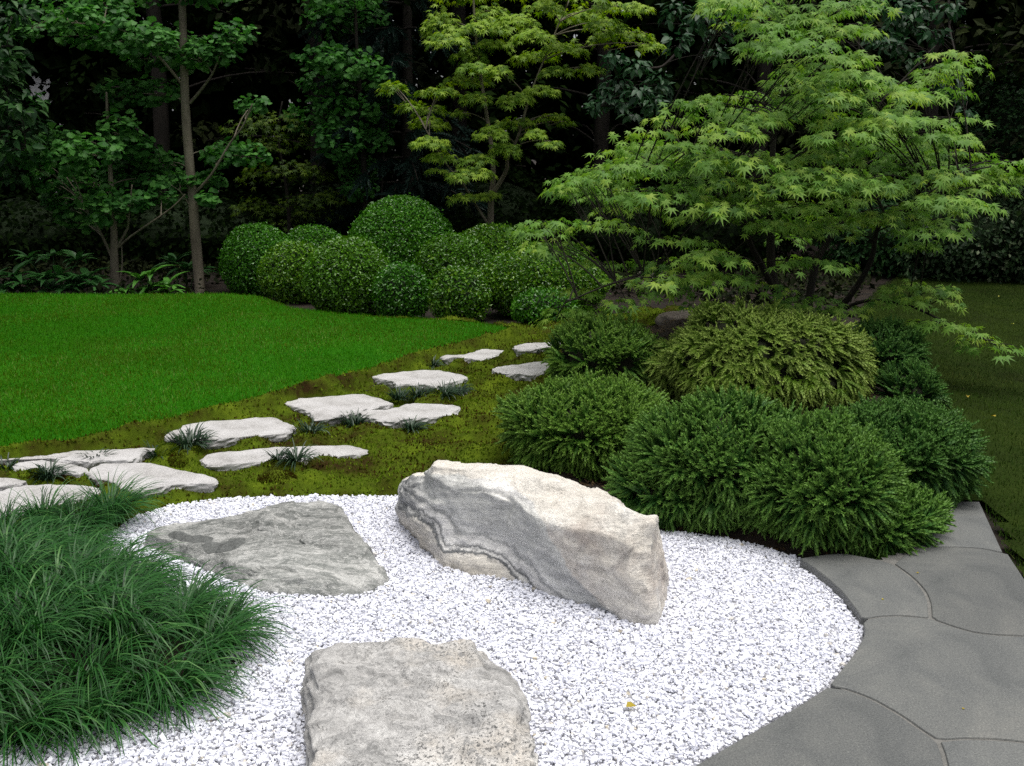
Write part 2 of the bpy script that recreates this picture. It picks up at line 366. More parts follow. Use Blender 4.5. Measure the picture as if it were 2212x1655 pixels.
pick = RNG.integers(0, 16, n); P = np.stack([x, y, RNG.uniform(-.006, .003, n)], -1); a_ = RNG.uniform(0, 2*np.pi, n); R = frames(np.stack([np.cos(a_), np.sin(a_), RNG.normal(0, .25, n)], -1), np.tile([0, 0, 1.], (n, 1))+RNG.normal(0, .32, (n, 3)))
S = np.clip(RNG.lognormal(-.08, .36, n), .5, 2.0)*.0068
for i in range(16):
    kk = pick == i; g.scatter((protos[i], CQ, NT, {}), P[kk], R[kk], S[kk], RNG.uniform(0, 1, kk.sum()))
print('pebbles', n)
link('gravel', g.mesh('gravel', smoothf=False), M['pebble'], kind='stuff', label='white marble gravel chips filling the kidney shaped bed', category='gravel')

# left lawn
V, q = sheet(-8, .6, 5, 13, .05, lambda x, y: sdist(x, y, LAWN) < .02, lambda x, y: zt(x, y)-.002)
link('lawn', build_mesh('lawn', V, q), M['lawn'], kind='structure')
def blade_proto(segs=2, w_=.06, bend=.35):
    V = []; q = []
    for i in range(segs):
        t = i/segs; V += [(-w_*(1-t*.6), t*(1-.15*t), bend*-t*t), (w_*(1-t*.6), t*(1-.15*t), bend*-t*t)]
    V.append((0, 1-.15, -bend)); V = np.array(V)
    q = [(2*i, 2*i+1, 2*i+3, 2*i+2) for i in range(segs-1)]; t = [(2*segs-2, 2*segs-1, 2*segs)]
    return V, np.array(q).reshape(-1, 4), np.array(t), {}
def lawn_blades(g, x, y, z, rng, L=(.02, .045), wid=.06):
    n = len(x); a = rng.uniform(0, 2*np.pi, n); tilt = rng.uniform(.1, .9, n)
    f0 = np.clip(.5+.55*fbm(np.stack([x, y, 0*x], -1), .8, 5, 3)+rng.normal(0, .22, n), 0, .999)
    f = np.stack([np.cos(a)*np.sin(tilt), np.sin(a)*np.sin(tilt), np.cos(tilt)], -1); nr = np.stack([np.cos(a), np.sin(a), 0*a-.2], -1)
    g.scatter(blade_proto(1, wid, .15), np.stack([x, y, z], -1), frames(f, -nr), rng.uniform(*L, n), f0)
g = Geo(); rng = np.random.default_rng(11)
N = 420000; x = rng.uniform(-7.2, .4, N); y = 5.2+7.6*rng.uniform(0, 1, N)**1.15
pp = proj(np.stack([x, y, lawn_z(y)], -1)); k = (sdist(x, y, LAWN) < .015) & (pp[:, 0] > -60)
x, y = x[k], y[k]; print('lawn blades', len(x))
lawn_blades(g, x, y, zt(x, y)-.004, rng, wid=.075)
link('lawn_grass', g.mesh('lawn_grass', smoothf=False), M['blade'], kind='stuff', label='bright green mown lawn on the left of the stepping stone path', category='grass')

# right lawn
RL_PX = [(1960, 590), (2050, 592), (2130, 584), (2212, 580), (2900, 570), (3400, 1100), (3300, 1900), (2700, 1950), (2300, 1500), (2190, 1268), (2100, 1092), (2040, 1085), (2070, 1010), (2040, 900), (2010, 830), (1960, 770), (1900, 715), (1850, 680), (1900, 620)]
RL = np.array([on_ground(a, b) for a, b in RL_PX])
def rl_keep(x, y): return (sdist(x, y, RL) < .02) & (sdist(x, y, OUTP) > .0)
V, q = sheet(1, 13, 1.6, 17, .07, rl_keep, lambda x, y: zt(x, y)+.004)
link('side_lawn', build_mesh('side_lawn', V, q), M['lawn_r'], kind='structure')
g = Geo(); N = 420000; x = rng.uniform(1.2, 8, N); y = 2.2+13.3*rng.uniform(0, 1, N)**1.3
pp = proj(np.stack([x, y, 0*x], -1)); k = rl_keep(x, y) & (pp[:, 0] < 2420); x, y = x[k], y[k]
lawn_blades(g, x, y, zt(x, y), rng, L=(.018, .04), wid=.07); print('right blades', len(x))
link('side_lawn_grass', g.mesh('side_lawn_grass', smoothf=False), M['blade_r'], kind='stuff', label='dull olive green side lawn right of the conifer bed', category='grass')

# stepping stone outlines
def z3(a): a = np.asarray(a, float); return np.stack([a[:, 0]*.226/1.0344, (880+a[:, 1]*.226)/1.0344], -1)
def z4(a): a = np.asarray(a, float); return np.stack([a[:, 0]*.4069/1.0344, (600+a[:, 1]*.4069)/1.0344], -1)
def z5(a): a = np.asarray(a, float); return np.stack([(700+a[:, 0]*.2712)/1.0344, (740+a[:, 1]*.2712)/1.0344], -1)
STONES = [
 (z3([(868, 775), (930, 712), (1070, 686), (1300, 679), (1520, 686), (1800, 755), (2050, 803), (2140, 840), (2100, 882), (1900, 886), (1700, 898), (1460, 946), (1390, 968), (1200, 932), (1150, 900), (1080, 862), (960, 832)]), .062, 'large pentagon shaped pale granite stepping stone nearest the gravel edge'),
 (z3([(140, 702), (300, 659), (500, 662), (700, 688), (862, 740), (800, 785), (730, 790), (550, 772), (300, 766), (160, 748)]), .065, 'small oval stepping stone at left with a grass tuft before it'),
 (z3([(-300, 620), (0, 598), (400, 582), (700, 562), (1100, 547), (1530, 529), (1440, 562), (1340, 633), (1180, 656), (980, 654), (850, 668), (780, 663), (600, 648), (400, 628), (140, 652), (-300, 680)]), .075, 'long flat stepping stone running off the left edge under the moss bank'),
 (z3([(-350, 1040), (-150, 990), (0, 960), (150, 916), (400, 894), (650, 891), (850, 906), (1010, 953), (900, 1010), (700, 1065), (400, 1125), (150, 1190), (-150, 1230), (-350, 1180)]), .05, 'broad stepping stone at left half hidden behind mondo grass'),
 (z3([(-300, 840), (0, 826), (190, 846), (265, 862), (150, 890), (0, 918), (-250, 940)]), .065, 'narrow tip of a stepping stone cut off by the left edge'),
 (z4([(905, 925), (930, 897), (990, 872), (1010, 843), (1100, 836), (1300, 828), (1480, 814), (1560, 838), (1622, 865), (1600, 890), (1520, 908), (1350, 920), (1150, 938), (1020, 948), (940, 945)]), .085, 'thick stepping stone with a dished top beside the mossy lawn bank'),
 (z4([(1107, 1042), (1150, 1016), (1300, 1000), (1600, 977), (1900, 970), (1990, 985), (2022, 1000), (1950, 1020), (1750, 1040), (1600, 1052), (1350, 1066), (1200, 1078), (1122, 1070)]), .055, 'long narrow rounded stepping stone at the front of the moss carpet'),
 (z4([(1522, 716), (1700, 710), (1850, 696), (2000, 690), (2150, 733), (2130, 747), (2020, 767), (1950, 790), (1900, 800), (1760, 822), (1722, 820), (1690, 782), (1600, 754), (1535, 742)]), .075, 'kite shaped stepping stone in the middle of the path with a tuft at its right'),
 (z5([(392, 672), (450, 650), (640, 640), (760, 602), (850, 591), (1000, 596), (1200, 616), (1180, 652), (1100, 690), (950, 708), (750, 724), (640, 744), (520, 720), (430, 702)]), .07, 'oval stepping stone right of the kite shaped one, broken lower edge'),
 (z5([(462, 362), (700, 336), (950, 319), (1100, 331), (1270, 375), (1200, 402), (1050, 442), (1000, 452), (860, 434), (760, 434), (690, 440), (655, 412), (500, 380)]), .085, 'stepping stone with a wedge corner and a long row of grass along its front'),
 (z5([(1030, 215), (1100, 200), (1250, 190), (1380, 150), (1450, 145), (1592, 158), (1570, 180), (1470, 205), (1390, 240), (1300, 225), (1200, 215), (1100, 225)]), .065, 'far flat stepping stone of zigzag outline next to the lawn edge'),
 (z5([(1478, 307), (1550, 286), (1750, 266), (1900, 246), (2000, 262), (1940, 300), (1880, 340), (1790, 364), (1700, 350), (1600, 350), (1500, 335)]), .055, 'far stepping stone close to the green conifers, two thin grass blades across it'),
 (z5([(1650, 130), (1700, 108), (1850, 96), (2050, 85), (2110, 95), (2000, 120), (1900, 136), (1800, 150), (1680, 150)]), .06, 'farthest stepping stone, a thin pale strip below the box shrubs')]

def stone_plan(poly_px, h):
    h = h*.8
    c = poly_px.mean(0); z = float(zt(*on_ground(*c)[:2]))+h
    for _ in range(6):
        P = gnd(poly_px[:, 0], poly_px[:, 1], z); cc = P.mean(0); z = .5*z+.5*(.012+float(mound(cc[0], cc[1]))+.012*max(cc[1]-8, 0)+h)
    return gnd(poly_px[:, 0], poly_px[:, 1], z), z
PLANS = [stone_plan(s_[0], s_[1]) for s_ in STONES]

# moss carpet with humps
MB = []                                                # humps: x, y, r, h
CBED = np.array([on_ground(a, b) for a, b in [(1215, 760), (1170, 900), (1140, 1000), (1190, 1075), (1420, 1146), (1560, 1160), (1727, 1206), (1900, 1190), (2060, 1086), (2080, 950), (2000, 800), (1900, 715), (1700, 690), (1450, 700)]])
def bed_ok(x, y): return (sdist(x, y, GRAVEL) > -.035) & (sdist(x, y, OUTP) > .012) & (sdist(x, y, RL) > -.05)
def moss_ok(x, y): return (sdist(x, y, LAWN) > -.03) & bed_ok(x, y)
def moss_only(x, y): return moss_ok(x, y) & (sdist(x, y, CBED) > -.03) & (x < .29*y)
hx, hy = jitter_grid(-4, 2, 4, 9.6, .16, rng, 1.6)
k = moss_ok(hx, hy); hx, hy = hx[k], hy[k]
bank = np.exp(-((sdist(hx, hy, LAWN)-.07)/.09)**2)
hr = rng.uniform(.05, .12, len(hx)); hh = hr*rng.uniform(.2, .62, len(hx))+bank*rng.uniform(.0, .045, len(hx))
def moss_z(x, y):
    z = zt(x, y)+.012*fbm(np.stack([x, y, 0*x], -1), 6, 4)+.006
    sg = sdist(x, y, GRAVEL); dl = sdist(x, y, LAWN); e = smooth(0, .09, sg); b = 0*x
    for cx_, cy_, r_, h_ in zip(hx, hy, hr, hh):
        d2 = ((x-cx_)**2+(y-cy_)**2)/r_**2; kk = d2 < 1
        if kk.any(): b[kk] = np.maximum(b[kk], h_*np.sqrt(1-d2[kk]))
    b = b*smooth(-.02, .06, dl)
    z = z*(.35+.65*e)-.010*(1-e)+b*e+np.minimum(sg, 0)*.8
    for P_, zs in PLANS:
        ds = sdist(x, y, P_); z = np.where((ds < .06) & (dl > .035), np.minimum(z, zs-.042+2.2*np.maximum(ds, 0)), z)
    return z
mx_, my_ = np.meshgrid(np.arange(-4.2, 3.4, .03), np.arange(3.9, 9.8, .03)); MZ = moss_z(mx_, my_)
def moss_lookup(x, y):
    i = np.clip(np.round((y-3.9)/.03).astype(int), 0, MZ.shape[0]-1); j = np.clip(np.round((x+4.2)/.03).astype(int), 0, MZ.shape[1]-1); return MZ[i, j]
V, q = sheet(-4.2, 3.4, 3.9, 9.8, .03, moss_only, moss_z)
link('moss_bed', build_mesh('moss_bed', V, q), M['moss'], kind='structure')
V, q = sheet(-4.2, 3.4, 3.9, 9.8, .03, lambda x, y: moss_ok(x, y) & (sdist(x, y, CBED) < .03), lambda x, y: moss_z(x, y)-.006)
link('bed_soil', build_mesh('bed_soil', V, q), M['soil'], kind='structure')
g = Geo(); N = 230000; x = rng.uniform(-4, 2.6, N); y = rng.uniform(4.0, 9.6, N); k = moss_only(x, y) & (sdist(x, y, GRAVEL) > 0); x, y = x[k], y[k]
pp = proj(np.stack([x, y, 0*x], -1)); k = (pp[:, 0] > -60) & (pp[:, 0] < 1950); x, y = x[k], y[k]; n = len(x)
a = rng.uniform(0, 2*np.pi, n); tl = rng.uniform(0, .9, n)
f = np.stack([np.cos(a)*np.sin(tl), np.sin(a)*np.sin(tl), np.cos(tl)], -1); nr = np.stack([np.cos(a), np.sin(a), 0*a], -1)
patch = .52+.5*fbm(np.stack([x, y, 0*x], -1), 2.6, 4, 5)
g.scatter(blade_proto(1, .28, .1), np.stack([x, y, moss_lookup(x, y)-.004], -1), frames(f, -nr), rng.uniform(.009, .026, n), np.clip(patch+rng.normal(0, .2, n), 0, .999))
link('moss', g.mesh('moss', smoothf=False), M['moss_tuft'], kind='stuff', label='olive and rust coloured moss carpet around the stepping stones', category='moss')

g = Geo(); N = 26000; x = rng.uniform(0, 2.6, N); y = rng.uniform(3.9, 8.6, N); k = (sdist(x, y, CBED) < .05) & bed_ok(x, y) & (sdist(x, y, GRAVEL) > .004); x, y = x[k], y[k]; n = len(x)
a = rng.uniform(0, 2*np.pi, n); f = np.stack([np.cos(a), np.sin(a), rng.normal(0, .3, n)], -1)
g.scatter((np.array([(-.16, 0, 0), (.16, 0, .02), (.1, 1, .05), (-.12, .9, 0)]), np.array([(0, 1, 2, 3)]), NT, {}), np.stack([x, y, moss_lookup(x, y)], -1), frames(f, np.tile([0, 0, 1.], (n, 1))+rng.normal(0, .3, (n, 3))), rng.uniform(.010, .034, n), rng.uniform(0, 1, n))
M['litter'] = leaf_mat('bark_litter', [(0, (.015, .010, .006)), (.5, (.035, .022, .012)), (.9, (.07, .045, .022)), (1, (.16, .12, .06))], rough=.85, trans=0, spec=.1)
link('bark_litter', g.mesh('bark_litter', smoothf=False), M['litter'], kind='stuff', label='dark brown bark litter on the conifer bed', category='bark litter')

# ------------------------------------------------------------------ stepping stones
M['granite'] = noise_mat('pale_granite', [(.3, (.26, .25, .24)), (.45, (.42, .41, .40)), (.58, (.49, .48, .475)), (.75, (.56, .55, .545))], scale=5, detail=8, rough=.85, bump=.9, bscale=75, spec=.25, bdist=.006,
                         speck=[(170, (.22, .21, .21), .60, .70), (120, (.68, .66, .65), .60, .72)])
def stone(poly_px, h, label):
    P, z = stone_plan(poly_px, h); P = catmull(P[:, :2], 7); n = len(P); cen = P.mean(0)
    seed = int(abs(cen[0]*1000)) % 997
    rings = [(.22, 0), (.45, 0), (.66, 0), (.82, 0), (.92, 0), (.965, -.0005), (.992, -.004), (1.004, -.014), (.998, -.028), (.985, -.046), (.965, -.07), (.93, -.12)]
    V = [np.array([[cen[0], cen[1], z]])]
    for s, dz in rings:
        q = cen+(P-cen)*s; a = np.concatenate([q, np.full((n, 1), z+dz)], 1)
        e = fbm(np.concatenate([q, np.full((n, 1), dz*3)], 1), 26, 4, seed)
        if dz == 0: a[:, 2] += .0035*e-.008*fbm(a, 2.5, 2, seed)*(1-s*s)
        else:
            o_ = unit(P-cen); a[:, :2] += o_*(.016*e*min(1, -dz/.012))[:, None]; a[:, 2] += .004*e
        V.append(a)
    V = np.concatenate(V); ii = np.arange(n); jj = (ii+1) % n
    t = np.stack([0*ii, 1+ii, 1+jj], -1); q = np.concatenate([np.stack([1+k*n+ii, 1+(k+1)*n+ii, 1+(k+1)*n+jj, 1+k*n+jj], -1) for k in range(len(rings)-1)])
    L = np.array([cen[0], cen[1], z])
    return link('stepping_stone', build_mesh('stepping_stone', V-L, q, t, smoothf=False), M['granite'], loc=L, label=label, category='stepping stone', group='stepping stones across the moss')
for s in STONES: stone(*s)

# ------------------------------------------------------------------ rocks
def subsurf(V, quads, tris, level, hard=.5):
    if hard: 
        A = _subsurf(V, quads, tris, level, False); B = _subsurf(V, quads, tris, level, True); return A[0]*(1-hard)+B[0]*hard, unit(A[1]*.6+B[1]*.4), A[2]
    return _subsurf(V, quads, tris, level, False)
def _subsurf(V, quads, tris, level, simple):
    me = build_mesh('tmp', V, quads, tris); ob = bpy.data.objects.new('tmp', me); COL.objects.link(ob)
    md = ob.modifiers.new('s', 'SUBSURF'); md.levels = level; md.render_levels = level
    if simple: md.subdivision_type = 'SIMPLE'
    dg = bpy.context.evaluated_depsgraph_get(); e = ob.evaluated_get(dg).to_mesh()
    Vn = np.zeros(len(e.vertices)*3); e.vertices.foreach_get('co', Vn); Nn = np.zeros(len(e.vertices)*3); e.vertices.foreach_get('normal', Nn)
    Q = np.zeros(len(e.loops), int); e.loops.foreach_get('vertex_index', Q)
    ob.evaluated_get(dg).to_mesh_clear(); bpy.data.objects.remove(ob); bpy.data.meshes.remove(me)
    return Vn.reshape(-1, 3), Nn.reshape(-1, 3), Q.reshape(-1, 4)
def facet(P, freq, seed):                              # ridged noise for broken rock faces
    return 1-np.abs(fbm(P, freq, 3, seed))*1.6
# standing rock: columns of image points (zoom window) with depth back from the front base line
def z7(a, b): return 241.7+.5682*a, 947.4+.5682*b
COLS = [
 [(1092, 318, 0), (1079, 262, .0), (1076, 200, .03), (1098, 158, .09), (1130, 146, .22)],
 [(1150, 385, 0), (1110, 290, .0), (1112, 205, .05), (1130, 146, .12), (1155, 141, .26)],
 [(1215, 447, 0), (1165, 320, .03), (1160, 215, .08), (1185, 140, .15), (1205, 132, .3)],
 [(1275, 490, 0), (1235, 350, .06), (1218, 200, .10), (1220, 105, .12), (1240, 80, .3)],
 [(1360, 513, 0), (1320, 355, .08), (1300, 205, .09), (1310, 110, .16), (1330, 88, .34)],
 [(1450, 527, 0), (1410, 355, .09), (1410, 205, .07), (1410, 115, .18), (1425, 94, .36)],
 [(1545, 545, 0), (1510, 400, .08), (1510, 240, .06), (1530, 130, .20), (1570, 96, .40)],
 [(1640, 600, 0), (1615, 440, .04), (1610, 300, .03), (1640, 160, .20), (1690, 132, .42)],
 [(1760, 628, 0), (1745, 490, .0), (1730, 345, .0), (1755, 205, .17), (1800, 172, .42)],
 [(1880, 655, 0), (1870, 520, -.03), (1855, 360, -.01), (1880, 245, .13), (1902, 230, .40)],
 [(1980, 692, 0), (1975, 560, -.02), (1960, 400, .0), (1970, 280, .09), (1965, 262, .36)],
 [(2040, 705, 0), (2025, 585, .0), (2022, 440, .03), (2030, 305, .09), (2030, 285, .30)],
 [(2070, 707, .0), (2050, 590, .01), (2052, 440, .05), (2060, 305, .10), (2060, 292, .26)],
 [(2086, 655, .0), (2078, 570, .03), (2078, 440, .07), (2066, 330, .14), (2062, 298, .26)],
 [(2104, 605, .0), (2108, 560, .03), (2092, 455, .10), (2072, 345, .2), (2064, 300, .28)]]
G = []
for c in COLS:
    b = gnd(*z7(*c[0][:2]), 0.0); row = [b+np.array([0, .02, -.09]), b]
    for (a, bb, d) in c[1:]: row.append(at(*z7(a, bb), b[1]+d))
    tb = row[-1]; row.append(np.array([tb[0]+.02, tb[1]+.10, tb[2]*.45])); row.append(np.array([tb[0]+.03, tb[1]+.13, -.09]))
    G.append(row)
G = np.array(G); nc, nr = G.shape[:2]; V = G.reshape(-1, 3)
idx = np.arange(nc*nr).reshape(nc, nr)
q = np.stack([idx[:-1, :-1], idx[1:, :-1], idx[1:, 1:], idx[:-1, 1:]], -1).reshape(-1, 4)
cap = []
for e, fl in ((0, False), (nc-1, True)):
    a = idx[e]
    for k in range(nr//2-1+nr % 2):
        f = [a[k], a[k+1], a[nr-2-k], a[nr-1-k]]
        if len(set(f)) == 4: cap.append(f[::-1] if fl else f)
q = np.concatenate([q, np.array(cap)])
V, Nn, Q = subsurf(V, q, None, 4, .97)
c0 = np.array([V[:, 0].mean(), V[:, 1].mean(), 0])
# strata run along a curved surface; displace along normals
st = fbm(V*np.array([1, 1, 1]), 3, 3, 3)
d = .007*fbm(V, 5, 3, 21)+.010*(facet(V, 4, 31)-.6)+.005*(facet(V, 13, 36)-.6)+.002*fbm(V, 50, 3, 41)
edge_left = smooth(.0, -.35, V[:, 0]-c0[0]+.12)
d += edge_left*.0025*np.sin((V[:, 2]*1.0-V[:, 0]*.35+.08*st)*90)
def cells(P, n, seed, amp, ctr):                       # broken facets: every cell keeps its own offset and tilt
    r = np.random.default_rng(seed); C_ = ctr[r.integers(0, len(ctr), n)]; D2 = ((P[:, None]-C_[None])**2).sum(-1); k = D2.argmin(1)
    tl = r.normal(0, 1, (n, 3)); return amp*r.uniform(-1, 1, n)[k]+amp*6*np.einsum('ni,ni->n', tl[k], P-C_[k])
pv = proj(V); zx = (pv[:, 0]-241.7)/.5682; zy = (pv[:, 1]-947.4)/.5682
def cdist(C_):
    dd = np.full(len(V), 1e9); sg = np.zeros(len(V))
    for (ax_, ay_), (bx_, by_) in zip(C_[:-1], C_[1:]):
        ex, ey = bx_-ax_, by_-ay_; tt = np.clip(((zx-ax_)*ex+(zy-ay_)*ey)/(ex*ex+ey*ey), 0, 1); qx, qy = zx-ax_-tt*ex, zy-ay_-tt*ey; d1 = np.hypot(qx, qy); kk = d1 < dd
        sg = np.where(kk, np.sign(ex*(-qy)+ey*qx), sg); dd = np.where(kk, d1, dd)
    return dd*sg
CUR = np.array([(1060, 235), (1120, 275), (1165, 300), (1225, 345), (1255, 420), (1320, 432), (1400, 445), (1470, 470), (1530, 520), (1600, 600), (1700, 690)], float)
RID = np.array([(1235, 160), (1300, 195), (1400, 190), (1480, 205), (1540, 250), (1600, 330), (1650, 400), (1700, 480), (1780, 560), (1880, 640)], float)
s1 = cdist(CUR)+14*fbm(V, 12, 3, 7); s2 = cdist(RID)+12*fbm(V, 10, 3, 8); front = smooth(.3, -.2, Nn[:, 1])
d = d+front*(.016*smooth(-6, 8, s2)-.008)                                  # ledge under the overhanging upper block
d = d+front*(.012*smooth(4, -6, s1)-.010*np.exp(-(s1/14)**2)-.007*np.exp(-((s1-55)/10)**2)-.005*np.exp(-((s1-95)/8)**2))   # eroded dark strata
d = d+cells(V, 70, 5, .0045, V)+cells(V, 260, 6, .0018, V)
V = V+Nn*d[:, None]
m, n_, ns, ls, p = new_mat('banded_gneiss')
tc = ns.new('ShaderNodeTexCoord')
def nd(t, **k):
    x = ns.new(t)
    for a, v in k.items(): x.inputs[a].default_value = v
    return x
def mixc(fac, a, b, mode='MIX'):
    x = ns.new('ShaderNodeMix'); x.data_type = 'RGBA'; x.blend_type = mode
    for s_, v in (('Factor', fac), ('A', a), ('B', b)):
        if isinstance(v, tuple): x.inputs[s_].default_value = rgb(v)
        elif isinstance(v, (int, float)): x.inputs[s_].default_value = v
        else: ls.new(v, x.inputs[s_])
    return x.outputs['Result']
def attr(nme): x = ns.new('ShaderNodeAttribute'); x.attribute_name = nme; return x.outputs['Fac']
def madd(a, k, b):
    x = ns.new('ShaderNodeMath'); x.operation = 'MULTIPLY_ADD'; x.inputs[1].default_value = k; ls.new(a, x.inputs[0])
    if isinstance(b, float): x.inputs[2].default_value = b
    else: ls.new(b, x.inputs[2])
    return x.outputs[0]
def noise(sc, det=6, rgh=.6, vec=None):
    x = nd('ShaderNodeTexNoise', Scale=sc, Detail=det, Roughness=rgh); ls.new(vec or tc.outputs['Object'], x.inputs['Vector']); return x.outputs['Fac']
def rampf(f, stops): r = ramp(ns, stops); ls.new(f, r.inputs[0]); return r.outputs[0]
nz_a = noise(5, 8, .65); nz_b = noise(16, 8, .7); nz_f = noise(75, 6, .72)
mpS = ns.new('ShaderNodeMapping'); mpS.inputs['Rotation'].default_value = (.1, .5, .3); mpS.inputs['Scale'].default_value = (3, 3, 22); ls.new(tc.outputs['Object'], mpS.inputs[0])
nz_s = noise(1.6, 8, .7, mpS.outputs[0])
band = madd(nz_a, .9, madd(nz_b, .45, madd(attr('band'), 1.0, -.62)))          # distance across the strata, roughened
bands = rampf(madd(band, .25, .10), [(.0, (.58, .54, .47)), (.12, (.66, .63, .58)), (.136, (.12, .125, .13)), (.152, (.20, .205, .21)), (.166, (.68, .67, .65)), (.186, (.70, .69, .67)), (.196, (.17, .175, .18)), (.21, (.42, .42, .42)), (.226, (.72, .71, .70)), (.285, (.70, .69, .67)), (.30, (.40, .405, .40)), (.33, (.70, .695, .68)), (.37, (.62, .62, .605)), (.46, (.55, .55, .535)), (.62, (.60, .60, .575)), (.75, (.72, .71, .69))])
grey = rampf(nz_s, [(.3, (.72, .72, .72)), (.48, (1, 1, 1)), (.66, (1.35, 1.34, 1.30))])
col = mixc(1.0, bands, grey, 'MULTIPLY')
tipc = rampf(noise(2.2, 5, .6, mpS.outputs[0]), [(.36, (.10, .105, .11)), (.47, (.26, .265, .265)), (.56, (.48, .48, .47)), (.66, (.20, .205, .205))])
col = mixc(attr('tip_end'), col, tipc)
cream = rampf(nz_a, [(.25, (.60, .555, .49)), (.42, (.72, .675, .60)), (.58, (.78, .745, .68)), (.75, (.80, .785, .75))])
cream = mixc(1.0, cream, rampf(nz_s, [(.32, (.80, .79, .78)), (.5, (1, 1, 1)), (.68, (1.10, 1.10, 1.10))]), 'MULTIPLY')
rust = rampf(noise(3.1, 6, .6), [(.52, (0, 0, 0)), (.66, (1, 1, 1))]); cream = mixc(madd(rust, .45, 0.0), cream, (.36, .28, .24))
cm = rampf(madd(madd(nz_a, 1.0, madd(nz_b, .4, attr('cream'))), .5, 0.0), [(.515, (0, 0, 0)), (.565, (1, 1, 1))])
col = mixc(cm, col, cream)
col = mixc(1.0, col, rampf(nz_f, [(.3, (.70, .70, .70)), (.5, (1, 1, 1)), (.7, (1.14, 1.14, 1.14))]), 'MULTIPLY')
crack = rampf(noise(7, 3, .5), [(.487, (0, 0, 0)), (.497, (1, 1, 1)), (.503, (1, 1, 1)), (.513, (0, 0, 0))]); col = mixc(madd(crack, .12, 0.0), col, (.10, .09, .08))
ls.new(col, p.inputs['Base Color']); p.inputs['Roughness'].default_value = .8
hsum = madd(nz_s, 1.2, madd(nz_f, .8, nz_b)); bp = nd('ShaderNodeBump', Strength=.75, Distance=.014); ls.new(hsum, bp.inputs['Height']); ls.new(bp.outputs[0], p.inputs['Normal'])
M['rock1'] = m
# the markings follow the strata: band = distance across them, cream = the weathered right half, tip_end = dark left end
pv = proj(V); zx = (pv[:, 0]-241.7)/.5682; zy = (pv[:, 1]-947.4)/.5682
A_band = cdist(CUR)/110+.12
CRM = np.array([(1205, 60), (1590, 80), (1780, 150), (2080, 280), (2140, 560), (2090, 740), (1950, 690), (1850, 610), (1760, 520), (1700, 430), (1660, 330), (1600, 240), (1500, 160), (1330, 140), (1220, 130)], float)
A_cream = smooth(35, -35, sdist(zx, zy, CRM))*.55+.12; A_cream = np.where(Nn[:, 1] > .2, .7, A_cream)
A_tip = smooth(1190, 1120, zx)*smooth(320, 250, zy)
link('boulder', build_mesh('boulder', V-c0, Q, attrs={'band': A_band, 'cream': A_cream, 'tip_end': A_tip}), M['rock1'], loc=c0, label='tall wedge shaped boulder with cream right half and dark banded left end', category='boulder', group='boulders set in the white gravel')

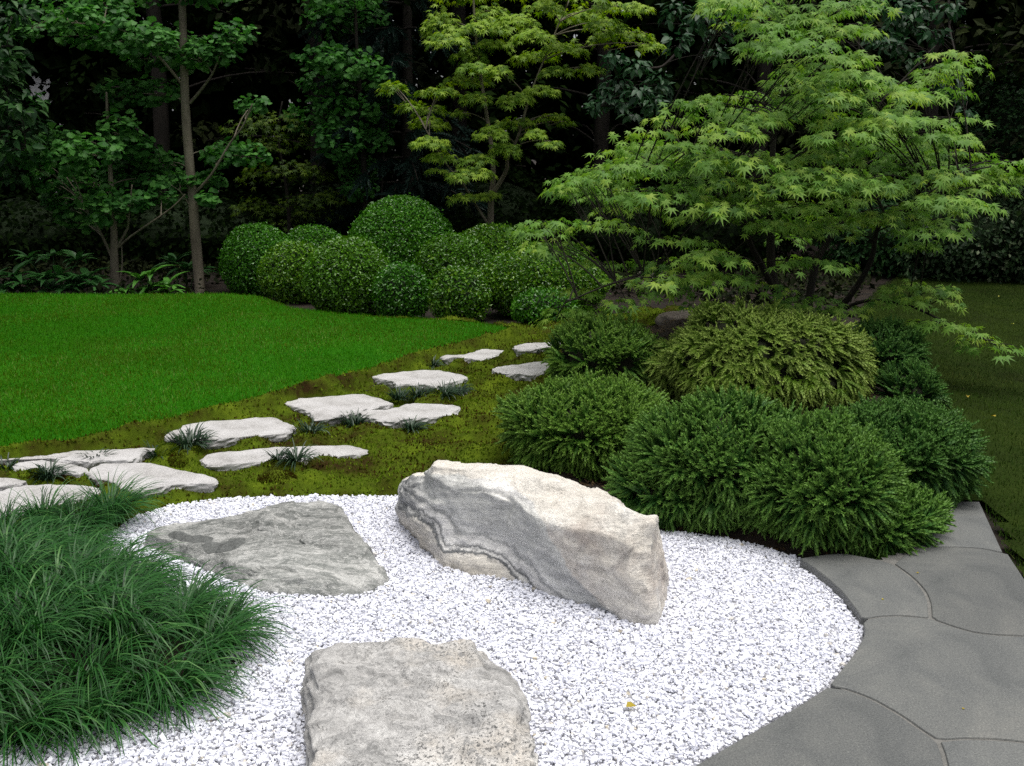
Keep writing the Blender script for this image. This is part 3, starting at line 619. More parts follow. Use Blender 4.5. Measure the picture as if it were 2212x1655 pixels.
def ring_rock(rings, level=4):
    """rings: list of (n,3) arrays from the buried base inward to the top; closes with a centre point"""
    n = len(rings[0]); V = np.concatenate(rings+[rings[-1].mean(0, keepdims=True)]); ii = np.arange(n); jj = (ii+1) % n
    q = np.concatenate([np.stack([k*n+ii, k*n+jj, (k+1)*n+jj, (k+1)*n+ii], -1) for k in range(len(rings)-1)])
    t = np.stack([(len(rings)-1)*n+ii, (len(rings)-1)*n+jj, np.full(n, len(rings)*n)], -1)
    return subsurf(V, q, t, level)
def streak_rock(name, rot, stops, sscale, specks, cream=None, veins=.0):
    global m, n_, ns, ls, p, tc
    m, n_, ns, ls, p = new_mat(name); tc = ns.new('ShaderNodeTexCoord')
    mp = ns.new('ShaderNodeMapping'); mp.inputs['Rotation'].default_value = rot; mp.inputs['Scale'].default_value = sscale
    wn = nd('ShaderNodeTexNoise', Scale=2.5, Detail=4, Roughness=.5); ls.new(tc.outputs['Object'], wn.inputs['Vector'])
    vm = ns.new('ShaderNodeVectorMath'); vm.operation = 'MULTIPLY_ADD'; vm.inputs[1].default_value = (.16,)*3; ls.new(wn.outputs['Color'], vm.inputs[0]); ls.new(tc.outputs['Object'], vm.inputs[2]); ls.new(vm.outputs[0], mp.inputs[0])
    sn = noise(1.5, 9, .68, mp.outputs[0]); fn = noise(70, 7, .72); big = noise(3.2, 6, .6); midn = noise(14, 8, .7)
    c = rampf(madd(midn, .25, madd(sn, .8, 0.0)), stops)
    c = mixc(1.0, c, rampf(noise(1.7, 4, .5), [(.34, (.74, .74, .74)), (.5, (1, 1, 1)), (.64, (1.25, 1.25, 1.25))]), 'MULTIPLY')
    if cream: c = mixc(madd(rampf(big, [(.5, (0, 0, 0)), (.64, (1, 1, 1))]), .6, 0.0), c, cream)
    c = mixc(1.0, c, rampf(fn, [(.28, (.62, .62, .62)), (.5, (1, 1, 1)), (.72, (1.16, 1.16, 1.16))]), 'MULTIPLY')
    if veins:
        vn = rampf(noise(3.0, 6, .6, mp.outputs[0]), [(.478, (0, 0, 0)), (.496, (1, 1, 1)), (.504, (1, 1, 1)), (.522, (0, 0, 0))]); c = mixc(madd(vn, veins, 0.0), c, (.66, .65, .62))
    for (sc, col2, lo, hi, mlo, mhi) in specks:
        f = mixc(1.0, rampf(noise(sc, 4, .7), [(lo, (0, 0, 0)), (hi, (1, 1, 1))]), rampf(noise(2.4, 4, .6), [(mlo, (0, 0, 0)), (mhi, (1, 1, 1))]), 'MULTIPLY'); c = mixc(f, c, col2)
    dk = rampf(madd(midn, .5, attr('dark')), [(.70, (0, 0, 0)), (.80, (1, 1, 1))]); c = mixc(dk, c, mixc(1.0, (.11, .115, .11), rampf(fn, [(.3, (.5, .5, .5)), (.7, (1.6, 1.6, 1.6))]), 'MULTIPLY'))
    ls.new(c, p.inputs['Base Color']); p.inputs['Roughness'].default_value = .8
    hsum = madd(sn, 1.0, madd(fn, .7, midn)); bp = nd('ShaderNodeBump', Strength=.8, Distance=.013); ls.new(hsum, bp.inputs['Height']); ls.new(bp.outputs[0], p.inputs['Normal'])
    return m
# low rock on the left: slab tilted towards the camera
top_px = [(312, 1152, .06), (345, 1135, .085), (400, 1126, .10), (470, 1121, .125), (560, 1096, .17), (640, 1081, .20), (700, 1078, .20), (740, 1086, .18), (757, 1122, .15), (785, 1165, .12), (803, 1196, .085), (820, 1225, .05),
          (806, 1248, .03), (768, 1262, .03), (700, 1258, .045), (600, 1243, .06), (510, 1216, .065), (430, 1188, .06), (370, 1170, .055)]
T = np.array([gnd(a, b, z) for a, b, z in top_px]); cen = T.mean(0)
def grow(P, s, z): o = P.copy(); o[:, :2] = cen[:2]+(P[:, :2]-cen[:2])*s+unit(P[:, :2]-cen[:2])*(s-1)*.0; o[:, 2] = z; return o
base = T.copy(); fwd = np.array([0, -1.]); o2 = unit(T[:, :2]-cen[:2])
base[:, :2] += o2*.02*(1+(-o2[:, 1:2] > 0)*1.5); base[:, 2] = -.07
mid = T.copy(); mid[:, :2] += o2*.022*(1+(-o2[:, 1:2] > 0)*1.2); mid[:, 2] = T[:, 2]*.35-.01
in1 = cen+(T-cen)*.8; in1[:, 2] = T[:, 2]*.9+cen[2]*.1+.012
in2 = cen+(T-cen)*.42; in2[:, 2] = T[:, 2]*.55+cen[2]*.45+.016
V, Nn, Q = ring_rock([base, mid, T, in1, in2])
V = V+Nn*(.008*fbm(V, 6, 4, 61)+.006*(facet(V*np.array([1, 1, 2]), 7, 71)-.6)+.002*fbm(V, 50, 2, 81)+cells(V, 60, 9, .004, V)+cells(V, 300, 10, .0016, V))[:, None]
c0 = np.array([cen[0], cen[1], 0])
M['rock2'] = streak_rock('grey_green_schist', (.1, -.2, .45), [(.36, (.125, .132, .125)), (.46, (.20, .208, .196)), (.54, (.265, .27, .257)), (.63, (.46, .46, .44))], (2.5, 16, 16), [(38, (.50, .50, .47), .64, .72, .4, .55)], veins=.6)
pv = proj(V); zx = (pv[:, 0]-241.7)/.5682; zy = (pv[:, 1]-947.4)/.5682
wv_ = 26*fbm(V, 9, 4, 5); A_dark = .75*np.maximum(smooth(1.5, .6, np.hypot((zx-300+wv_)/82, (zy-376+wv_*.5)/17)), smooth(1.5, .6, np.hypot((zx-412-wv_)/72, (zy-408+wv_*.6)/24)))
link('flat_boulder', build_mesh('flat_boulder', V-c0, Q, attrs={'dark': A_dark}), M['rock2'], loc=c0, label='low grey green boulder lying flat between mondo grass and tall boulder', category='boulder', group='boulders set in the white gravel')
# front rock
top_px = [(668, 1408, .20), (705, 1394, .21), (780, 1401, .205), (840, 1389, .21), (900, 1386, .205), (960, 1385, .20), (1000, 1380, .20), (1045, 1402, .19), (1085, 1450, .18), (1108, 1490, .175), (1124, 1545, .17), (1137, 1610, .165), (1138, 1680, .15),
          (1090, 1750, .13), (960, 1790, .13), (820, 1780, .13), (730, 1720, .15), (690, 1640, .17), (684, 1560, .18), (694, 1500, .19), (676, 1450, .195)]
T = np.array([gnd(a, b, z) for a, b, z in top_px]); cen = T.mean(0); o2 = unit(T[:, :2]-cen[:2])
base = T.copy(); base[:, :2] += o2*.035; base[:, 2] = -.06
mid = T.copy(); mid[:, :2] += o2*.03; mid[:, 2] = T[:, 2]*.35
mid2 = T.copy(); mid2[:, :2] += o2*.018; mid2[:, 2] = T[:, 2]*.75
in1 = cen+(T-cen)*.85; in1[:, 2] = T[:, 2]+.012; in2 = cen+(T-cen)*.5; in2[:, 2] = .6*T[:, 2]+.4*cen[2]+.02
V, Nn, Q = ring_rock([base, mid, mid2, T, in1, in2])
up = smooth(.3, .8, Nn[:, 2]); step = fbm(V*np.array([1, 1.4, 1]), 4.5, 3, 91)
d = .010*fbm(V, 7, 4, 62)+.010*(facet(V, 5, 72)-.6)+.0028*fbm(V, 45, 3, 82)+(1-up)*.008*np.sin(V[:, 2]*150+6*step)
V = V+Nn*(d+cells(V, 60, 11, .0045, V)+cells(V, 300, 12, .0018, V))[:, None]; V[:, 2] += up*.016*(smooth(.05, .09, step)-.5)
c0 = np.array([cen[0], cen[1], 0])
M['rock3'] = streak_rock('pale_grey_quartzite', (.1, .12, .2), [(.36, (.22, .218, .212)), (.46, (.38, .375, .365)), (.54, (.51, .50, .485)), (.64, (.64, .63, .61))], (4, 9, 14),
                         [(110, (.12, .12, .118), .53, .60, .40, .56), (40, (.30, .296, .288), .55, .63, .44, .58)], cream=(.60, .54, .46), veins=.35)
link('front_boulder', build_mesh('front_boulder', V-c0, Q), M['rock3'], loc=c0, label='pale broad topped boulder in the foreground cut by the bottom edge', category='boulder', group='boulders set in the white gravel')
# stones under the maple
def pebble_rock(name, px, py, w_, d_, h_, label, mat, seed):
    P = on_ground(px, py); th = np.linspace(0, 2*np.pi, 10, endpoint=False); rr = 1+.18*np.sin(th*2+seed)+.1*np.cos(3*th+seed*2)
    ring = lambda s, z: np.stack([w_*s*rr*np.cos(th), d_*s*rr*np.sin(th), 0*th+z], -1)
    V, Nn, Q = ring_rock([ring(.95, -.06), ring(1.05, .15*h_), ring(.95, .7*h_), ring(.6, h_)], 3)
    V = V+Nn*(.012*fbm(V+seed, 9, 4, seed))[:, None]
    link(name, build_mesh(name, V, Q), mat, loc=P, label=label, category='rock', group='rocks under the maple')
M['pinkrock'] = noise_mat('pinkish_stone', [(.3, (.10, .082, .072)), (.5, (.17, .14, .125)), (.7, (.26, .22, .20))], scale=6, bump=.6, bscale=40, speck=[(60, (.12, .13, .10), .6, .68)])
pebble_rock('garden_rock', 1478, 700, .22, .16, .10, 'pinkish rock peeping out behind the golden conifer', M['pinkrock'], 3)
pebble_rock('garden_rock', 1405, 622, .16, .14, .12, 'small grey rock in shade behind the maple branches', M['pinkrock'], 5)
pebble_rock('garden_rock', 1420, 600, .22, .16, .13, 'flat dim rock farther back under the maple', M['pinkrock'], 8)

# ------------------------------------------------------------------ leaf shapes (base at origin, tip along +Y, face up +Z)
def maple_proto(nl=7):
    ang = np.radians([-122, -80, -40, 0, 40, 80, 122]); ln = np.array([.42, .74, .93, 1.0, .93, .74, .42])
    if nl == 5: ang = np.radians([-95, -46, 0, 46, 95]); ln = np.array([.6, .92, 1, .92, .6])
    c = np.array([0, .28]); n = len(ang)
    na = np.concatenate([[ang[0]-.5], (ang[1:]+ang[:-1])/2, [ang[-1]+.5]]); nr = np.full(n+1, .22); nr[0] = nr[-1] = .14
    tip = c+np.stack([np.sin(ang), np.cos(ang)], -1)*ln[:, None]*.72; notch = c+np.stack([np.sin(na), np.cos(na)], -1)*nr[:, None]
    P = np.concatenate([c[None], tip, notch]); r = np.linalg.norm(P-c, axis=1); z = -.30*r**2+.02*(r < .01)
    V = np.concatenate([P, z[:, None]], 1)
    q = [(0, 1+n+i, 1+i, 2+n+i) for i in range(n)]
    return V, np.array(q)[:, ::-1], NT, {}
def ginkgo_proto():
    a = np.radians([-62, -32, -5, 0, 5, 32, 62]); r = np.array([.78, .97, 1.0, .72, 1.0, .97, .78])
    P = np.stack([np.sin(a)*r, .12+np.cos(a)*r*.9, .10*np.cos(a*3)-.18*r*r], -1); V = np.concatenate([[[0, .1, 0]], P])
    return V, NQ, np.array([(0, i+2, i+1) for i in range(6)]), {}
def oval_proto(w_=.26, fold=.10, curl=.15):
    y = np.array([0, .3, .65, 1.0]); ww = np.array([0, 1, .85, 0])*w_
    V = [(0, 0, 0), (-ww[1], y[1], fold), (0, y[1], 0), (ww[1], y[1], fold), (-ww[2], y[2], fold-curl*.4), (0, y[2], -curl*.4), (ww[2], y[2], fold-curl*.4), (0, 1, -curl)]
    q = [(1, 2, 5, 4), (2, 3, 6, 5)]; t = [(0, 2, 1), (0, 3, 2), (4, 5, 7), (5, 6, 7)]
    return np.array(V), np.array(q), np.array(t), {}
def diamond_proto(w_=.28, fold=.1):
    return np.array([(0, 0, 0), (w_, .5, fold), (0, 1, -.08), (-w_, .5, fold)]), NQ, np.array([(0, 1, 2), (0, 2, 3)]), {}
def strap_proto(w_=.12, droop=.5, segs=6):
    V = []; q = []
    for i in range(segs+1):
        t = i/segs; ww = w_*math.sin(math.pi*min(1, .1+.9*t)**.8) if t < 1 else .002
        y = t*(1-.2*droop*t); z = -droop*t*t*.6+.10*t
        V += [(-ww, y, z+ww*.45), (0, y, z), (ww, y, z+ww*.45)]
    for i in range(segs): a = 3*i; q += [(a, a+1, a+4, a+3), (a+1, a+2, a+5, a+4)]
    return np.array(V), np.array(q), NT, {}
def shoot_proto(rng, whorls=6, per=3, rad=.13, bend=-.3, fwd=.13, body=.085):
    V = []; t = []; tip = []
    ts = np.array([0, .55, 1]); r0 = [.045, body, body*.4]
    for i, s in enumerate(ts):
        for k in range(3):
            a = k*2.094; V.append((r0[i]*math.cos(a), s, bend*s*s+r0[i]*math.sin(a))); tip.append(s**2)
    for i in range(2):
        for k in range(3):
            a, b = 3*i+k, 3*i+(k+1) % 3; t += [(a, b, b+3), (a, b+3, a+3)]
    for i in range(whorls):
        s = .06+.92*i/(whorls-1)
        for k in range(per):
            a = i*1.2+k*2*math.pi/per+rng.uniform(-.3, .3); r = rad*(1-.45*s*s)*rng.uniform(.8, 1.15); f = fwd*rng.uniform(.8, 1.4)
            z0 = bend*s*s; ca, sa = math.cos(a), math.sin(a); b = len(V); hw = .055
            V += [(-sa*hw, s, z0+ca*hw), (sa*hw, s, z0-ca*hw), (r*ca, s+f, z0+r*sa+bend*.25*f)]; tip += [s**2*.8, s**2*.8, min(1, s**2+.15)]; t.append((b, b+1, b+2))
    return np.array(V), NQ, np.array(t), {'tip': np.array(tip)}
def proto_mesh(name, proto, mat):
    me = build_mesh(name, proto[0], proto[1] if len(proto[1]) else None, proto[2] if len(proto[2]) else None, proto[3], True); me.materials.append(mat); return me
def mat4(P, R, S):
    m_ = np.eye(4); m_[:3, :3] = R*S; m_[:3, 3] = P; return Matrix(m_.tolist())
def piece_objects(name, me, root, P, R, S):
    L = np.array(root.location)
    for i in range(len(P)):
        o = bpy.data.objects.new(name, me); COL.objects.link(o); o.parent = root; o.matrix_local = mat4(P[i]-L, R[i], float(S[i]))
def split_foliage(root, proto, P, R, S, rnd, mat, n_obj, piece='leaf', mass='foliage', face=0.35):
    """the n_obj pieces that show largest become parts of their own, the rest one part"""
    view = unit(np.array([0, 0, CAM_Z])-P); nf = np.abs(np.einsum('ni,ni->n', view, R[:, :, 2])); pp = proj(P)
    inside = (pp[:, 0] > -20) & (pp[:, 0] < 2232) & (pp[:, 1] > -20) & (pp[:, 1] < 1675)
    dist = np.linalg.norm(P-np.array([0, 0, CAM_Z]), axis=1)
    score = S/dist*(face+nf)*inside-1e-4*dist
    o = np.argsort(-score); a, b = o[:n_obj], o[n_obj:]
    if n_obj: piece_objects(piece, proto_mesh(piece, proto, mat), root, P[a], R[a], S[a])
    g = Geo(); g.scatter(proto, P[b], R[b], S[b], rnd[b])
    return link(mass, g.mesh(mass, root.location, smoothf=False), mat, parent=root, kind='stuff')

# ------------------------------------------------------------------ clipped box shrubs
M['box'] = leaf_mat('box_leaves', [(0, (.026, .11, .005)), (.5, (.046, .18, .008)), (.85, (.07, .23, .012)), (1, (.12, .30, .025))], rough=.28, trans=.2, spec=.4)
M['box_y'] = leaf_mat('box_leaves_young', [(0, (.04, .125, .005)), (.5, (.07, .20, .007)), (.85, (.105, .245, .01)), (1, (.17, .31, .02))], rough=.3, trans=.2, spec=.4)
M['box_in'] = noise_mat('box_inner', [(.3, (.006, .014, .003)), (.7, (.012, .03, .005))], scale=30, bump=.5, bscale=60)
M['bark'] = noise_mat('bark', [(.3, (.10, .085, .06)), (.55, (.19, .165, .12)), (.75, (.28, .25, .19))], scale=7, stretch=(1, 1, .3), bump=.7, bscale=45)
M['bark_dark'] = noise_mat('bark_dark', [(.3, (.012, .010, .008)), (.7, (.035, .028, .022))], scale=8, stretch=(1, 1, .3), bump=.7, bscale=45)
def lumpy_dome(cen, a, b, c, n, rng, lump=.06, seed=0, low=-.75, back=.65, boxy=False):
    d = unit(rng.normal(size=(int(n*2.6), 3))); d = d[(d[:, 2] > low) & (d[:, 1] < back)][:n]
    r = 1+lump*fbm(d*1.0, 2.2, 3, seed); e = d.copy()
    if boxy: h = np.linalg.norm(d[:, :2], axis=1, keepdims=True); k = np.clip(-d[:, 2:3]*2, 0, 1); e[:, :2] = d[:, :2]/np.maximum(h, .05)*(h*(1-k)+k*np.maximum(h, .05)**.35)
    return d, cen+e*r[:, None]*np.array([a, b, c])
def core(name, cen, a, b, c, s, root, mat, lump=.06, seed=0, low=-.9):
    th = np.linspace(0, 2*np.pi, 28, endpoint=False); ph = np.linspace(.02, math.pi*.93, 14)
    TH, PH = np.meshgrid(th, ph); d = np.stack([np.cos(TH)*np.sin(PH), np.sin(TH)*np.sin(PH), np.cos(PH)], -1)
    r = (1+lump*fbm(d, 2.2, 3, seed))*s; V = (cen+d*r[..., None]*np.array([a, b, c])).reshape(-1, 3)
    i = np.arange(13)[:, None]*28; j = np.arange(28)[None]; k = (j+1) % 28
    q = np.stack([i+j, i+28+j, i+28+k, i+k], -1).reshape(-1, 4)
    return link(name, build_mesh(name, V-np.array(root.location), q), mat, parent=root)
#        px0   px1   ytop  ybase  Y     label                                                             young
BOX = [(474, 645, 486, 628, 12.3, 'leftmost clipped box ball beside the tall ginkgo trunk', 0),
       (600, 760, 489, 640, 12.9, 'low box shrub only its crest seen between the left ball and the tallest dome', 0),
       (558, 715, 524, 660, 11.6, 'clipped box ball at the left front corner bulging over the lawn edge', 1),
       (655, 852, 517, 676, 10.8, 'large round box ball below and left of the tallest dome', 1),
       (750, 988, 427, 650, 12.6, 'tallest dark glossy box dome rising above all the others', 0),
       (893, 1070, 508, 655, 11.8, 'yellowish box ball just right below the tallest dome', 1),
       (965, 1165, 485, 640, 12.4, 'box dome at the foot of the bright maple trunk', 1),
       (803, 932, 570, 682, 10.45, 'small box ball at the middle of the lawn edge', 0),
       (926, 1060, 578, 690, 10.2, 'box ball at the lawn edge left of the biggest spreading dome', 1),
       (1030, 1315, 533, 705, 10.6, 'biggest spreading box dome at right under the maple tips', 1),
       (1104, 1248, 627, 712, 9.6, 'smallest glossy box ball in front at the lawn corner', 0)]
rng = np.random.default_rng(21)
for i, (x0, x1, yt, yb, Yc, lab, young) in enumerate(BOX):
    l = at(x0, (yt+yb)/2, Yc); r_ = at(x1, (yt+yb)/2, Yc); a = (r_[0]-l[0])/2; top = at((x0+x1)/2, yt, Yc)[2]
    gz = float(zt((l[0]+r_[0])/2, Yc)); h = top-gz; c = h*.58; a *= .95; cen = np.array([(l[0]+r_[0])/2, Yc, top-c]); b = a*.75
    root = thing('box_shrub', (cen[0], Yc, gz), lab, 'shrub', 'clipped box shrubs behind the lawn')
    mt = M['box_y'] if young else M['box']; area = 4*math.pi*((a*b)**1.6/3+(a*c)**1.6/3+(b*c)**1.6/3)**(1/1.6)
    d, P = lumpy_dome(cen, a, b, c, int(area*4600), rng, .03, 100+i)
    n = len(P); nr = unit(d/np.array([a, b, c])); P = P+nr*(rng.uniform(-.07, .018, (n, 1))+(rng.uniform(0, 1, (n, 1)) < .03)*rng.uniform(0, .05, (n, 1)))
    f = unit(np.cross(nr, rng.normal(size=(n, 3))))+nr*rng.uniform(.1, 1.0, (n, 1)); nn = unit(nr+.55*rng.normal(size=(n, 3)))
    g = Geo(); g.scatter(diamond_proto(.3, .1), P, frames(f, nn), rng.uniform(.026, .044, n), np.clip(rng.beta(2, 2, n)*.85+.12*(nr[:, 2] > .5)*rng.uniform(0, 1, n), 0, .999))
    link('foliage', g.mesh('foliage', root.location, smoothf=False), mt, parent=root, kind='stuff')
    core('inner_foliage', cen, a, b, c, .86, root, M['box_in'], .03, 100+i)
    gg = Geo(); tube(gg, [(cen[0], Yc, gz-.05), (cen[0]+.02, Yc, gz+.15), (cen[0], Yc, cen[2])], [.04, .03, .02], 6)
    link('stem', gg.mesh('stem', root.location), M['bark_dark'], parent=root)

# ------------------------------------------------------------------ dwarf conifers
M['conifer'] = leaf_mat('conifer_needles', [(0, (.02, .08, .018)), (.5, (.032, .125, .026)), (1, (.05, .175, .036))], rough=.5, trans=.25, spec=.2, tip=(.22, .38, .07), tipmix=.65)
M['conifer2'] = leaf_mat('conifer_needles_light', [(0, (.026, .09, .016)), (.5, (.042, .14, .02)), (1, (.06, .18, .026))], rough=.5, trans=.25, spec=.2, tip=(.26, .42, .07), tipmix=.65)
M['conifer_d'] = leaf_mat('conifer_needles_dark', [(0, (.016, .065, .017)), (.5, (.025, .10, .024)), (1, (.04, .145, .032))], rough=.5, trans=.25, spec=.2, tip=(.16, .30, .06), tipmix=.6)
M['gold'] = leaf_mat('conifer_needles_gold', [(0, (.085, .17, .02)), (.5, (.14, .25, .03)), (1, (.185, .30, .04))], rough=.55, trans=.25, spec=.15, tip=(.32, .40, .10), tipmix=.65)
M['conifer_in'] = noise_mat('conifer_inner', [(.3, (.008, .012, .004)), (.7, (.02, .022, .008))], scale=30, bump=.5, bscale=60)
def conifer(cen, a, b, c, gz, nspray, per, L, label, mat, rng, mode='up', n_obj=0, seed=0, low=-.92):
    root = thing('dwarf_conifer', (cen[0], cen[1], gz), label, 'conifer', 'dwarf conifers in the bed behind the gravel')
    d, C = lumpy_dome(cen, a*.86, b*.86, c*.86, nspray, rng, .16, seed, low, .38, True)
    nr = unit(d/np.array([a, b, c])); up = np.array([0, 0, 1.])
    n = len(C)*per; Cn = np.repeat(C, per, 0); N2 = np.repeat(nr, per, 0)
    if mode == 'gold':                                   # fans lying like shingles, tips hanging
        down = unit(-up+N2*N2[:, 2:3]); main = unit(N2*.9+down*(.2+.45*(1-N2[:, 2:3])))
    else:
        k = N2[:, 2:3]; main = unit(N2*.9+up*(.55*smooth(-.1, .5, k))-up*.35*smooth(.35, -.3, k))
    spd = np.repeat(unit(rng.normal(size=(len(C), 3))), per, 0)*.28
    side = rng.normal(size=(n, 3)); side -= main*np.einsum('ni,ni->n', side, main)[:, None]
    f = unit(main+spd+unit(side)*rng.uniform(0, .95, (n, 1)))
    Ls = L*rng.uniform(.6, 1.25, n)*np.repeat(rng.uniform(.8, 1.2, len(C)), per)
    P = Cn+side*.012+N2*rng.uniform(-.03, .02, (n, 1))-f*Ls[:, None]*.15
    nn = N2*.6+up*.8+.3*rng.normal(size=(n, 3)); R = frames(f, nn)
    rn = np.clip(np.repeat(rng.uniform(0, .6, len(C)), per)+rng.uniform(0, .4, n), 0, .999)
    pr = shoot_proto(rng, bend=-.4 if mode == 'gold' else -.12, rad=.23 if mode == 'gold' else .18, body=.115 if mode == 'gold' else .09)
    k = P[:, 2] > gz+.015
    split_foliage(root, pr, P[k], R[k], Ls[k], rn[k], mat, n_obj, 'shoot', 'foliage', 1.0)
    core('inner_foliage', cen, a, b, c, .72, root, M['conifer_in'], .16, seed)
    gg = Geo(); tube(gg, [(cen[0], cen[1], gz-.05), (cen[0]+.02, cen[1], gz+.1), (cen[0], cen[1], cen[2])], [.035, .03, .02], 6)
    link('stem', gg.mesh('stem', root.location), M['bark_dark'], parent=root)
    return root
rng = np.random.default_rng(31)
#       x0    x1    ytop  ybase  Y    depth label                                                                               mat        sprays per  L    mode  nobj
CON = [(1395, 1890, 664, 905, 6.4, .6, 'golden olive dome conifer crowning the conifer bed', 'gold', 470, 9, .085, 'gold', 300),
       (1180, 1430, 700, 915, 6.75, .42, 'light green conifer at the back left of the golden dome, beside the far stepping stone', 'conifer2', 156, 11, .085, 'up', 0),
       (1090, 1455, 832, 1090, 5.36, .45, 'rounded green conifer at the left corner of the bed, its skirt over the moss', 'conifer2', 228, 12, .085, 'up', 120),
       (1375, 1740, 872, 1135, 4.64, .44, 'green conifer in the middle of the front row right behind the tall boulder', 'conifer', 240, 12, .085, 'up', 200),
       (1600, 1910, 915, 1160, 4.4, .44, 'green conifer of the front row overhanging the dark soil by the gravel', 'conifer', 228, 12, .085, 'up', 150),
       (1740, 2085, 885, 1130, 4.92, .47, 'wide dark green conifer at the right end of the bed touching the side lawn', 'conifer_d', 240, 12, .085, 'up', 100),
       (1760, 2015, 1062, 1205, 4.3, .28, 'lowest conifer spreading its shoots over the grey paving', 'conifer', 108, 11, .085, 'up', 120),
       (1330, 1570, 985, 1125, 4.62, .30, 'low conifer tucked behind the right shoulder of the tall boulder', 'conifer', 96, 11, .085, 'up', 60),
       (1800, 1975, 708, 880, 6.9, .4, 'dark green conifer at the back right of the golden dome', 'conifer_d', 108, 11, .085, 'up', 0),
       (1900, 2030, 805, 925, 6.3, .25, 'small dim conifer at the right edge of the bed by the bark mulch', 'conifer_d', 48, 10, .085, 'up', 0)]
for i, (x0, x1, yt, yb, Yc, dep, lab, mt, ns_, per, L, mode, nob) in enumerate(CON):
    l = at(x0, yb-80, Yc); r_ = at(x1, yb-80, Yc); a = (r_[0]-l[0])/2; top = at((x0+x1)/2, yt, Yc)[2]; cx_ = (l[0]+r_[0])/2
    gz = float(zt(cx_, Yc)); gz = max(gz, 0); gd = .26 if mode == 'gold' else 0; c = max((top-gz+gd)*.53, .12); cen = np.array([cx_, Yc, top-c]); ns_ = int(ns_*1.6)
    conifer(cen, a, dep, c, gz, ns_, per, L, lab, M[mt], rng, mode, nob, 200+i)

# ------------------------------------------------------------------ arching grass
M['mondo'] = leaf_mat('mondo_grass', [(0, (.010, .047, .010)), (.5, (.02, .088, .017)), (.85, (.04, .14, .027)), (1, (.10, .22, .06))], rough=.42, trans=.25, spec=.3)
M['dwarf'] = leaf_mat('dwarf_mondo', [(0, (.010, .026, .014)), (.6, (.022, .05, .024)), (1, (.05, .09, .045))], rough=.42, trans=.15, spec=.4)
def arc_blades(g, P, az, e0, bend, L, wd, rnd, segs=6):
    n = len(P); t = np.linspace(0, 1, segs+1)[None]; el = e0[:, None]-bend[:, None]*t**1.2
    dl = (L/segs)[:, None]; h = np.cumsum(np.concatenate([np.zeros((n, 1)), (np.cos(el)*dl)[:, :-1]], 1), 1); z = np.cumsum(np.concatenate([np.zeros((n, 1)), (np.sin(el)*dl)[:, :-1]], 1), 1)
    ca, sa = np.cos(az)[:, None], np.sin(az)[:, None]
    C = np.stack([P[:, :1]+h*ca, P[:, 1:2]+h*sa, np.maximum(P[:, 2:3]+z, .008+.01*rnd[:, None])], -1)
    ww = (wd[:, None]*np.sin(np.pi*(.22+.78*t))**.6)[..., None]; ww[:, -1] = wd[:, None]*.08
    sd = np.stack([-sa+0*h, ca+0*h, 0*h], -1)*ww*.5; A = C-sd; B = C+sd; B[..., 2] += ww[..., 0]*.25
    V = np.stack([A, B], 2).reshape(n, -1, 3); m_ = V.shape[1]
    q0 = np.array([(2*i, 2*i+1, 2*i+3, 2*i+2) for i in range(segs)]); q = (q0[None]+(np.arange(n)*m_)[:, None, None]).reshape(-1, 4)
    g.add(V.reshape(-1, 3), q, rnd=np.repeat(rnd, m_))
def tussock(g, c, nb, L, rng, spread=.06, wd=.0045, lean=None, e=(50, 88), bend=(70, 150)):
    az = rng.uniform(0, 2*np.pi, nb)
    if lean is not None: az = az+.45*np.sin(lean-az)
    P = np.stack([c[0]+np.cos(az)*rng.uniform(0, spread, nb), c[1]+np.sin(az)*rng.uniform(0, spread, nb), np.full(nb, c[2])], -1)
    arc_blades(g, P, az, np.radians(rng.uniform(*e, nb)), np.radians(rng.uniform(*bend, nb)), L*rng.uniform(.6, 1.15, nb), wd*rng.uniform(.75, 1.25, nb), rng.beta(2, 2.4, nb)*.99)
rng = np.random.default_rng(41)
g = Geo()
x, y = jitter_grid(-3, 0, 2.2, 5.2, .15, rng, .8); sdm = sdist(x, y, MON); k = sdm < -.0; x, y, sdm = x[k], y[k], sdm[k]
hill = .13*smooth(0, .45, -sdm)
for xx, yy, hh_, s_ in zip(x, y, hill, sdm):
    j = np.argmin([np.hypot(*(q_[:2]-np.array([xx, yy]))) for q_ in MON]); lean = math.atan2(MON[j][1]-yy, MON[j][0]-xx) if s_ > -.3 else None
    tussock(g, (xx, yy, hh_-.02), 125, .28, rng, .05, wd=.005, lean=lean, e=(38, 80), bend=(95, 165))
link('mondo_grass', g.mesh('mondo_grass', smoothf=True), M['mondo'], kind='stuff', label='mass of dark green arching mondo grass in the left foreground', category='grass')
V, q = sheet(-3.4, .2, 2, 5.4, .05, lambda x, y: sdist(x, y, MON) < .0, lambda x, y: .002+.10*smooth(0, .4, -sdist(x, y, MON)))
link('planting_soil', build_mesh('planting_soil', V, q), M['soil'], kind='structure')
for (px, py, L, nb, lab) in [(235, 1130, .28, 420, 'bushy mondo grass clump spilling over the corner of the large granite step'), (95, 1140, .24, 260, 'upright mondo grass clump in front of the broad half hidden step'),
                              (10, 1165, .24, 260, 'mondo grass clump at the left edge before the half hidden step'), (165, 1165, .25, 300, 'mondo grass clump between the bushy clump and the upright one')]:
    P = gnd(px, py, 0.01); r_ = thing('mondo_grass_clump', P, lab, 'grass clump', 'mondo grass clumps by the steps'); g = Geo(); tussock(g, P, nb, L, rng, .08, .0042)
    link('blades', g.mesh('blades', P), M['mondo'], parent=r_, kind='stuff')
